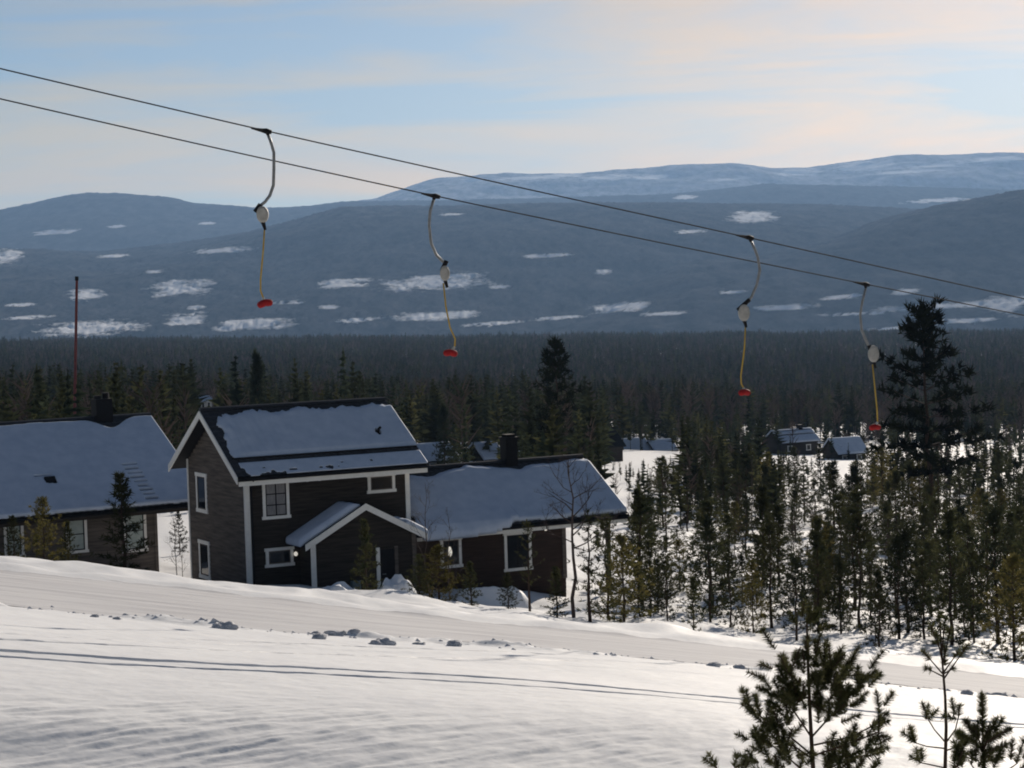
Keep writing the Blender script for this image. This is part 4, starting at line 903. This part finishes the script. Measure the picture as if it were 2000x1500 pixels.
# ------------------------------------------------------------------ ski lift: two cables and four hangers
def cable_pts(pts, a, da, b, db, n=80):
    pa, pb = unproj(*a, da), unproj(*b, db); xs = np.linspace(pts[0][0], pts[-1][0], n); ys = np.interp(xs, [p[0] for p in pts], [p[1] for p in pts])
    k = np.ones(9) / 9; ys2 = np.convolve(ys, k, 'same'); ys2[:5] = ys[:5]; ys2[-5:] = ys[-5:]; res = []
    for x, y in zip(xs, ys2):
        v = _fw + (x - 1000) / FPX * CR - (y - 750) / FPX * CU; t = v[0] / v[1]
        s = (t * pa[1] - pa[0]) / ((pb[0] - pa[0]) - t * (pb[1] - pa[1])); res.append(tuple(unproj(x, y, pa[1] + s * (pb[1] - pa[1]))))
    return res
C1 = cable_pts([(-500, 14), (0, 134), (260, 195), (520, 256), (1000, 363), (1463, 464), (1700, 517), (1900, 561), (2150, 617)], (520, 256), 50, (1463, 464), 57)
C2 = cable_pts([(-500, 77), (0, 193), (425, 290), (850, 383), (1270, 470), (1690, 555), (2000, 616), (2250, 664)], (850, 383), 54, (1690, 555), 62)
MB().tube(C1, 0.0155, 6).build('lift_cable', CABLE, None, True, label='upper steel haul cable of the ski lift, entering highest at the left edge', category='cable')
MB().tube(C2, 0.0155, 6).build('lift_cable', CABLE, None, True, label='lower steel haul cable of the ski lift, running beneath the other one', category='cable')
def hanger(label, d, clamp, arm, box, rod, seat, seat_rz, tilt):
    """all points given as photo pixels on the hanger's own plane at depth d"""
    o0 = unproj(*clamp, d); Lc = lambda q, dy=0.0: tuple(unproj(q[0], q[1], d) - o0 + np.array([0, dy, 0]))
    root = empty('lift_hanger', tuple(o0), 0, label=label, category='lift hanger', group='hangers of the ski lift')
    s = -0.225
    m = MB().tube([(-0.34, 0, 0.34 * 0.225), (-0.10, 0, 0.02), (0.0, 0, 0.0), (0.12, 0, -0.03)], [0.018, 0.045, 0.065, 0.045], 8); m.tube([(0, 0, 0.03), Lc(arm[0])], [0.06, 0.035], 8); m.build('clamp', BLACK, root, True)
    MB().tube([Lc(q) for q in arm], 0.036, 8).build('arm', STEEL, root, True)
    MB().tube([Lc(box[0]), Lc(box[1])], 0.055, 8).build('joint', BLACK, root)
    c = np.array(Lc(box[2])); rx, rz = box[3]; m = MB()
    ring = [(math.cos(t) * rx, math.sin(t) * rz) for t in np.linspace(0, 2 * math.pi, 19)[:-1]]
    pr = [[(c[0] + a * f, c[1] + y, c[2] + b * f) for a, b in ring] for y, f in ((-0.09, 0.75), (-0.06, 1.0), (0.06, 1.0), (0.09, 0.75))]
    n = len(ring); base = 0
    for rr in pr: m.v += rr
    for i in range(3):
        for j in range(n): m.f.append((i * n + j, i * n + (j + 1) % n, (i + 1) * n + (j + 1) % n, (i + 1) * n + j))
    m.f.append(tuple(range(n))[::-1]); m.f.append(tuple(range(3 * n, 4 * n)))
    b = m.build('spring_box', PALEP, root)
    MB().tube([tuple(c + np.array([0.0, -0.02, -rz * 0.9])), tuple(c + np.array([0.05, -0.02, -rz - 0.16]))], [0.05, 0.03], 8).build('guide', BLACK, b)
    MB().tube([Lc(q) for q in rod], 0.020, 6).build('rod', YEL, root, True)
    sc_ = np.array(Lc(seat)); e = Matrix.Rotation(tilt, 3, 'Y') @ Matrix.Rotation(seat_rz, 3, 'Z'); m = MB()
    prof = [(-0.17, 0.045), (-0.14, 0.075), (-0.05, 0.085), (0.0, 0.08), (0.05, 0.085), (0.14, 0.075), (0.17, 0.045)]
    m.tube([tuple(Vector(sc_) + e @ Vector((a, 0, -0.25 * abs(a) + 0.0))) for a, r in prof], [r for a, r in prof], 10)
    m.build('seat', REDP, root, True)
    MB().tube([Lc(rod[-1]), tuple(sc_)], [0.03, 0.045], 8).build('seat_socket', PALEP, root)
hanger('nearest lift hanger at the left, its dark curved arm against the sky', 50, (520, 256), [(524, 264), (530, 280), (535, 298), (535, 330), (534, 362), (527, 382), (518, 394), (508, 402)], ((509, 399), (498, 414), (513, 419), (0.135, 0.19)), [(517, 440), (514, 490), (509, 545), (509, 568), (514, 581)], (517, 591), 0.3, -0.2)
hanger('second lift hanger, before the far valley with its seat against the forest edge', 54, (850, 383), [(847, 390), (840, 412), (838, 440), (842, 475), (852, 498), (866, 512)], ((872, 509), (864, 527), (869, 534), (0.12, 0.19)), [(866, 553), (871, 600), (879, 640), (889, 662), (888, 677)], (880, 688), -0.3, 0.1)
hanger('third lift hanger, right of centre, its pale box at the foot of the hills', 57, (1463, 464), [(1467, 472), (1474, 486), (1480, 502), (1484, 528), (1478, 556), (1468, 580), (1459, 592)], ((1464, 585), (1441, 606), (1453, 611), (0.15, 0.22)), [(1456, 634), (1454, 680), (1447, 735), (1448, 750), (1452, 757)], (1454, 765), 0.6, 0.05)
hanger('farthest lift hanger, beside the tall dark pine at the right', 62, (1690, 555), [(1691, 563), (1684, 590), (1680, 615), (1683, 645), (1690, 662), (1697, 677)], ((1697, 674), (1702, 688), (1706, 691), (0.15, 0.24)), [(1704, 712), (1709, 760), (1713, 800), (1714, 824)], (1709, 833), 0.4, 0.0)

# ------------------------------------------------------------------ snow heaps, clods, crumbs
def lump_mesh(name, seed, rough=0.35, flat=0.7, sub=3):
    import bmesh
    bm = bmesh.new(); bmesh.ops.create_icosphere(bm, subdivisions=sub, radius=1.0); sd = seed * 13.7
    for v in bm.verts:
        p = v.co; n = float(fbm(np.array([p.x * 1.6 + sd + p.z]), np.array([p.y * 1.6 - p.z * 0.7 + sd]), 5, seed)[0]) + 0.5 * float(vnoise(np.array([p.x * 4.3 + sd]), np.array([p.y * 4.3 + p.z * 3.1]), seed)[0]) - 0.25; v.co *= 1 + rough * 2.2 * n; v.co.z *= flat
    me = bpy.data.meshes.new(name); bm.to_mesh(me); bm.free(); return me
LUMPS = [lump_mesh('snow_clod', i) for i in range(5)]
CL = [(437, 1224, 0.26, 'isolated rough snow clod on the near road edge, leftmost of all'), (622, 1243, 0.20, 'low snow clod left in the close group of clods below the porch'), (658, 1235, 0.24, 'tallest snow clod in the close group of clods below the porch'), (692, 1237, 0.17, 'small snow clod right in the close group of clods below the porch'), (620, 1229, 0.14, 'thin snow clod behind the close group of clods below the porch'),
 (745, 1254, 0.25, 'peaked snow clod standing alone right of the close group'), (886, 1257, 0.22, 'grey snow clod at the right end of the broken row'), (820, 1254, 0.13, 'flat broken snow clod between two larger clods'), (1393, 1296, 0.20, 'blue-shaded snow clod left of the foreground pine, left one of the pair'), (1447, 1299, 0.20, 'blue-shaded snow clod left of the foreground pine, right one of the pair'),
 (1690, 1327, 0.20, 'snow clod right of the foreground pine crown'), (1888, 1350, 0.18, 'snow clod between the two right-hand foreground pines'), (1952, 1352, 0.20, 'larger snow clod near the right edge of the photograph'), (185, 1200, 0.12, 'small dark snow crumb, left of two on the road edge at the left'), (230, 1206, 0.12, 'small dark snow crumb, right of two on the road edge at the left')]
for i, (px, py, r, lb) in enumerate(CL):
    dd = hit_ground(px, py + 8); p = unproj(px, py + 8, dd); o = link('snow_clod', LUMPS[i % 5], CLOD, None, True, label=lb, category='snow clod', group='snow clods along the road')
    o.location = (p[0], p[1], float(ground_z(p[0], p[1])[0]) - r * 0.02); o.scale = (r * 0.85, r * 0.65, r * 0.62); o.rotation_euler = (0, 0, i * 1.3)
T = []; gq = np.random.default_rng(5)
for i in range(520):
    u = gq.uniform(-0.27, 0.27)
    if gq.uniform() > 0.25 + 0.75 * vnoise(np.array([u * 40]), np.array([0.5]), 3)[0]: continue
    y = float(np.interp(u, *ROAD_NEAR)) + gq.normal() * 0.55 - 0.2; x = u * y; r = abs(gq.normal()) * 0.035 + 0.025; z = float(ground_z(x, y)[0])
    q = np.array([[1, 0, 0], [-0.5, 0.87, 0], [-0.5, -0.87, 0], [0, 0, 0.65]]) * r * gq.uniform(0.6, 1.3, (4, 3)) + np.array([x, y, z - 0.01]); 
    for f in ((0, 1, 3), (1, 2, 3), (2, 0, 3)): T.append(q[list(f)])
link('snow_crumbs', tris_mesh('snow_crumbs', np.array(T)), CLOD, None, kind='stuff', label='scattered snow crumbs along the near road edge', category='snow')
def pile(px0, px1, py_top, d, seed, lb):
    c = unproj((px0 + px1) / 2, py_top, d); wd = (px1 - px0) / FPX * d / 2; x0 = c[0]; gz = float(ground_z(x0, d)[0]); hgt = max(c[2] - gz, 0.4) + 0.2
    n = 44; X, Y = np.meshgrid(np.linspace(-1, 1, n), np.linspace(-1, 1, n)); r = np.sqrt(X ** 2 + Y ** 2)
    Z = hgt * np.clip(1.15 * (1 - r ** 4), -0.15, 1) * (1 + 0.5 * fbm(X * 1.6 + seed, Y * 1.6, 3, seed)) + 0.16 * (vnoise(X * 3.2 + seed, Y * 3.2, seed) - 0.5) + 0.05 * (vnoise(X * 9 + seed, Y * 8, seed) - 0.5) * (r < 0.95) - 0.2
    V = np.stack([X * wd, Y * 1.3, Z], -1).reshape(-1, 3); i = np.arange(n * n).reshape(n, n); F = np.stack([i[:-1, :-1], i[:-1, 1:], i[1:, 1:], i[1:, :-1]], -1).reshape(-1, 4)
    o = link('snow_heap', mesh_np('snow_heap', V, F), HEAPSNOW, None, True, label=lb, category='snow heap'); o.location = (x0, d, gz)
pile(612, 716, 1148, 86, 3, 'lumpy shovelled snow heap in shade below the porch corner')
pile(732, 820, 1138, 86.5, 5, 'lumpy shovelled snow heap in shade right of the slim pine by the door')
pile(870, 1040, 1146, 91, 8, 'smooth shaded snow bank against the wall of the wing')

# ------------------------------------------------------------------ foreground pines
def shoots_tree(name, label, d, stem, branches, shoots, root_drop, nl=0.044, per=165, mat=NEEDLEF, seed=1, thick=0.010, dep=0.16):
    g = np.random.default_rng(seed); o0 = unproj(*stem[0], d); gz = float(ground_z(o0[0], d)[0]); base = np.array([o0[0], d, gz])
    Lc = lambda q, dy=0.0: unproj(q[0], q[1], d + dy) - base
    root = empty(name, tuple(base), 0, label=label, category='tree', group='young pines in the foreground')
    mb = MB(); sp_ = [Lc(q) for q in stem]; n = len(sp_); mb.tube([sp_[0] * np.array([1, 1, 0]) + np.array([0, 0, -0.15])] + [tuple(q) for q in sp_], [thick * 1.5] + [thick * (1.3 - 0.95 * i / (n - 1)) for i in range(n)], 6)
    mb.build('trunk', BARK, root, True)
    bm_ = MB(); T = []
    def shoot(a, b):
        ax = b - a; l = np.linalg.norm(ax); ax = ax / (l + 1e-9); k = max(6, int(per * l / 0.10)); t = g.uniform(0, 1, k)
        p = a[None] + (b - a)[None] * t[:, None]; rd = g.normal(size=(k, 3)); rd -= (rd @ ax)[:, None] * ax; rd /= np.linalg.norm(rd, axis=1, keepdims=True)
        dv = rd * 0.85 + ax[None] * 0.42; dv /= np.linalg.norm(dv, axis=1, keepdims=True); T.append(tri_needles(p, dv, nl, 0.0048, g))
        T.append(tuft(b, ax, 14, nl * 0.7, 0.0048, g, 0.35))
    for br in branches:
        dy = g.normal() * dep; q = [Lc(p, dy * i / (len(br) - 1)) for i, p in enumerate(br)]
        MB().tube(q, [thick * 0.55, *[thick * 0.4] * (len(q) - 2), thick * 0.3], 5).build('limb', BARK, root)
    for (a, b) in shoots:
        dy = g.normal() * dep; shoot(Lc(a, dy), Lc(b, dy + g.normal() * 0.03)); bm_.tube([Lc(a, dy), Lc(b, dy)], 0.004, 4, False)
    bm_.build('twigs', BARK, root, kind='stuff')
    link('needles', tris_mesh('needles', np.concatenate(T)), mat, root)
RF = random.Random(5)
# left, bushy pine: dense crown plus reaching side limbs
st = [(1590, 1590), (1588, 1500), (1584, 1430), (1580, 1350), (1578, 1290), (1576, 1230), (1576, 1185)]
sh, br = [], []
def spray(cx, cy, n, sx, sy, l0, l1, lean=0.0, fan=0.5):
    for _ in range(max(2, int(n * 0.72))):
        x, y = RF.gauss(cx, sx), RF.gauss(cy, sy); a = RF.gauss(lean + (x - cx) / (sx + 1) * 0.25, fan); l = RF.uniform(l0, l1)
        sh.append(((x, y), (x + l * math.sin(a), y - l * math.cos(a))))
spray(1577, 1218, 10, 9, 10, 18, 34, 0, 0.6)
spray(1578, 1290, 14, 22, 18, 26, 44)
for (cx, cy, n) in ((1535, 1325, 20), (1575, 1345, 20), (1620, 1325, 20), (1655, 1320, 18), (1545, 1385, 20), (1600, 1390, 22), (1650, 1375, 18), (1530, 1420, 12), (1668, 1330, 10)): spray(cx, cy, n, 17, 18, 24, 46, (cx - 1590) / 160)
for (x0, y0, pts_) in ((1580, 1470, [(1520, 1420), (1478, 1395), (1455, 1378)]), (1584, 1480, [(1525, 1440), (1490, 1405), (1475, 1385)]), (1590, 1455, [(1660, 1440), (1700, 1420), (1728, 1390)]), (1590, 1475, [(1650, 1455), (1690, 1440), (1718, 1428)]),
                      (1583, 1520, [(1540, 1480), (1500, 1450), (1480, 1435)]), (1588, 1520, [(1640, 1490), (1690, 1475), (1710, 1462)]), (1585, 1440, [(1545, 1380), (1515, 1350)]), (1585, 1440, [(1630, 1390), (1660, 1350)])):
    br.append([(x0, y0)] + pts_)
    for q in pts_: spray(q[0], q[1], 4, 7, 7, 24, 42, (q[0] - 1588) / 190, 0.45)
for (cx, cy, n) in ((1490, 1470, 9), (1540, 1475, 8), (1500, 1500, 9), (1560, 1490, 8), (1640, 1470, 12), (1690, 1480, 7), (1620, 1500, 14), (1660, 1510, 9), (1535, 1455, 6)): spray(cx, cy, n, 12, 10, 22, 40, (cx - 1588) / 180)
shoots_tree('pine_tree', 'bushy young pine in the foreground, leftmost of the large ones', 14, st, br, sh, 0.3, seed=1, thick=0.013)
# middle, lanky pine with a bare leader
sh, br = [], []; st = [(1842, 1600), (1846, 1500), (1848, 1420), (1846, 1360), (1842, 1310), (1838, 1262), (1836, 1215)]
for (x0, y0, x1, y1) in ((1843, 1318, 1803, 1272), (1843, 1322, 1808, 1304), (1844, 1312, 1872, 1272), (1843, 1316, 1862, 1305), (1842, 1300, 1828, 1235), (1842, 1295, 1856, 1228), (1840, 1280, 1818, 1222), (1840, 1270, 1846, 1206), (1838, 1255, 1834, 1198), (1844, 1325, 1890, 1260)):
    br.append([(x0, y0), ((x0 + x1) / 2, (y0 + y1) / 2), (x1, y1)]); sh.append((((x0 * 0.35 + x1 * 0.65), (y0 * 0.35 + y1 * 0.65)), (x1, y1)))
for (x0, y0, pts_) in ((1846, 1462, [(1810, 1458), (1785, 1450), (1778, 1420)]), (1847, 1450, [(1825, 1425), (1810, 1400), (1803, 1374)]), (1848, 1450, [(1866, 1425), (1872, 1400), (1874, 1378)]), (1847, 1466, [(1880, 1455), (1895, 1440)]), (1846, 1500, [(1800, 1490), (1780, 1478)]), (1846, 1510, [(1880, 1490), (1890, 1470)])):
    br.append([(x0, y0)] + pts_); x, y = pts_[-1]; sh.append(((pts_[-2]), (x, y))); spray(pts_[-2][0], pts_[-2][1], 3, 5, 5, 22, 36, (x - 1846) / 120, 0.6)
sh.append(((1846, 1300), (1844, 1262)))
shoots_tree('pine_tree', 'lanky young pine in the foreground with a long bare leader', 14.5, st, br, sh, 0.3, seed=2, thick=0.011, dep=0.08)
# right, short pine with one thick upright shoot
sh, br = [], []; st = [(1925, 1610), (1922, 1500), (1920, 1455), (1919, 1400)]
for (a, b) in (((1919, 1432), (1918, 1357)), ((1928, 1448), (1972, 1424)), ((1926, 1445), (1946, 1405)), ((1912, 1445), (1886, 1408)), ((1908, 1452), (1872, 1432)), ((1924, 1470), (1965, 1455))):
    sh.append((a, b)); sh.append((a, b)); br.append([(1920, 1470), a, b])
spray(1915, 1440, 8, 9, 8, 20, 34); spray(1895, 1490, 9, 14, 10, 26, 46); spray(1935, 1490, 8, 10, 10, 26, 44); spray(1985, 1490, 6, 9, 10, 34, 54, 0.3); spray(1865, 1492, 6, 8, 8, 24, 40)
br += [[(1922, 1530), (1895, 1490)], [(1922, 1530), (1960, 1510), (1988, 1490)], [(1922, 1530), (1885, 1510), (1866, 1495)]]
shoots_tree('pine_tree', 'short young pine in the foreground at the right with one thick upright shoot', 13.5, st, br, sh, 0.3, seed=3, thick=0.012, dep=0.07)
# sapling tips at the bottom edge
sh, br = [], []; st = [(1420, 1600), (1418, 1540), (1416, 1505)]
spray(1400, 1500, 4, 6, 4, 22, 34, -0.4); spray(1430, 1505, 4, 8, 4, 18, 30, 0.3); spray(1452, 1508, 3, 6, 3, 18, 28, 0.4); br += [[(1418, 1550), (1400, 1505)], [(1418, 1550), (1445, 1510)]]
shoots_tree('pine_tree', 'small pine sapling whose tips just reach the bottom edge, left of the bushy pine', 13.5, st, br, sh, 0.3, seed=4, thick=0.008, dep=0.05)

# ------------------------------------------------------------------ haze: one box of thin even air round everything
HZ = bpy.data.materials.new('thin_haze'); HZ.use_nodes = True; t = HZ.node_tree; t.nodes.clear()
o = N(t, 'ShaderNodeOutputMaterial'); pv = N(t, 'ShaderNodeVolumePrincipled'); pv.inputs['Density'].default_value = 4.6e-5; pv.inputs['Color'].default_value = (0.36, 0.60, 1.0, 1); pv.inputs['Density Attribute'].default_value = ''; pv.inputs['Anisotropy'].default_value = 0.22
t.links.new(pv.outputs[0], o.inputs['Volume'])
MB().box(-10500, 10500, -60, 20500, -420, 1020).build('haze', HZ, None, kind='stuff', label='thin blue haze filling the valley air', category='haze')
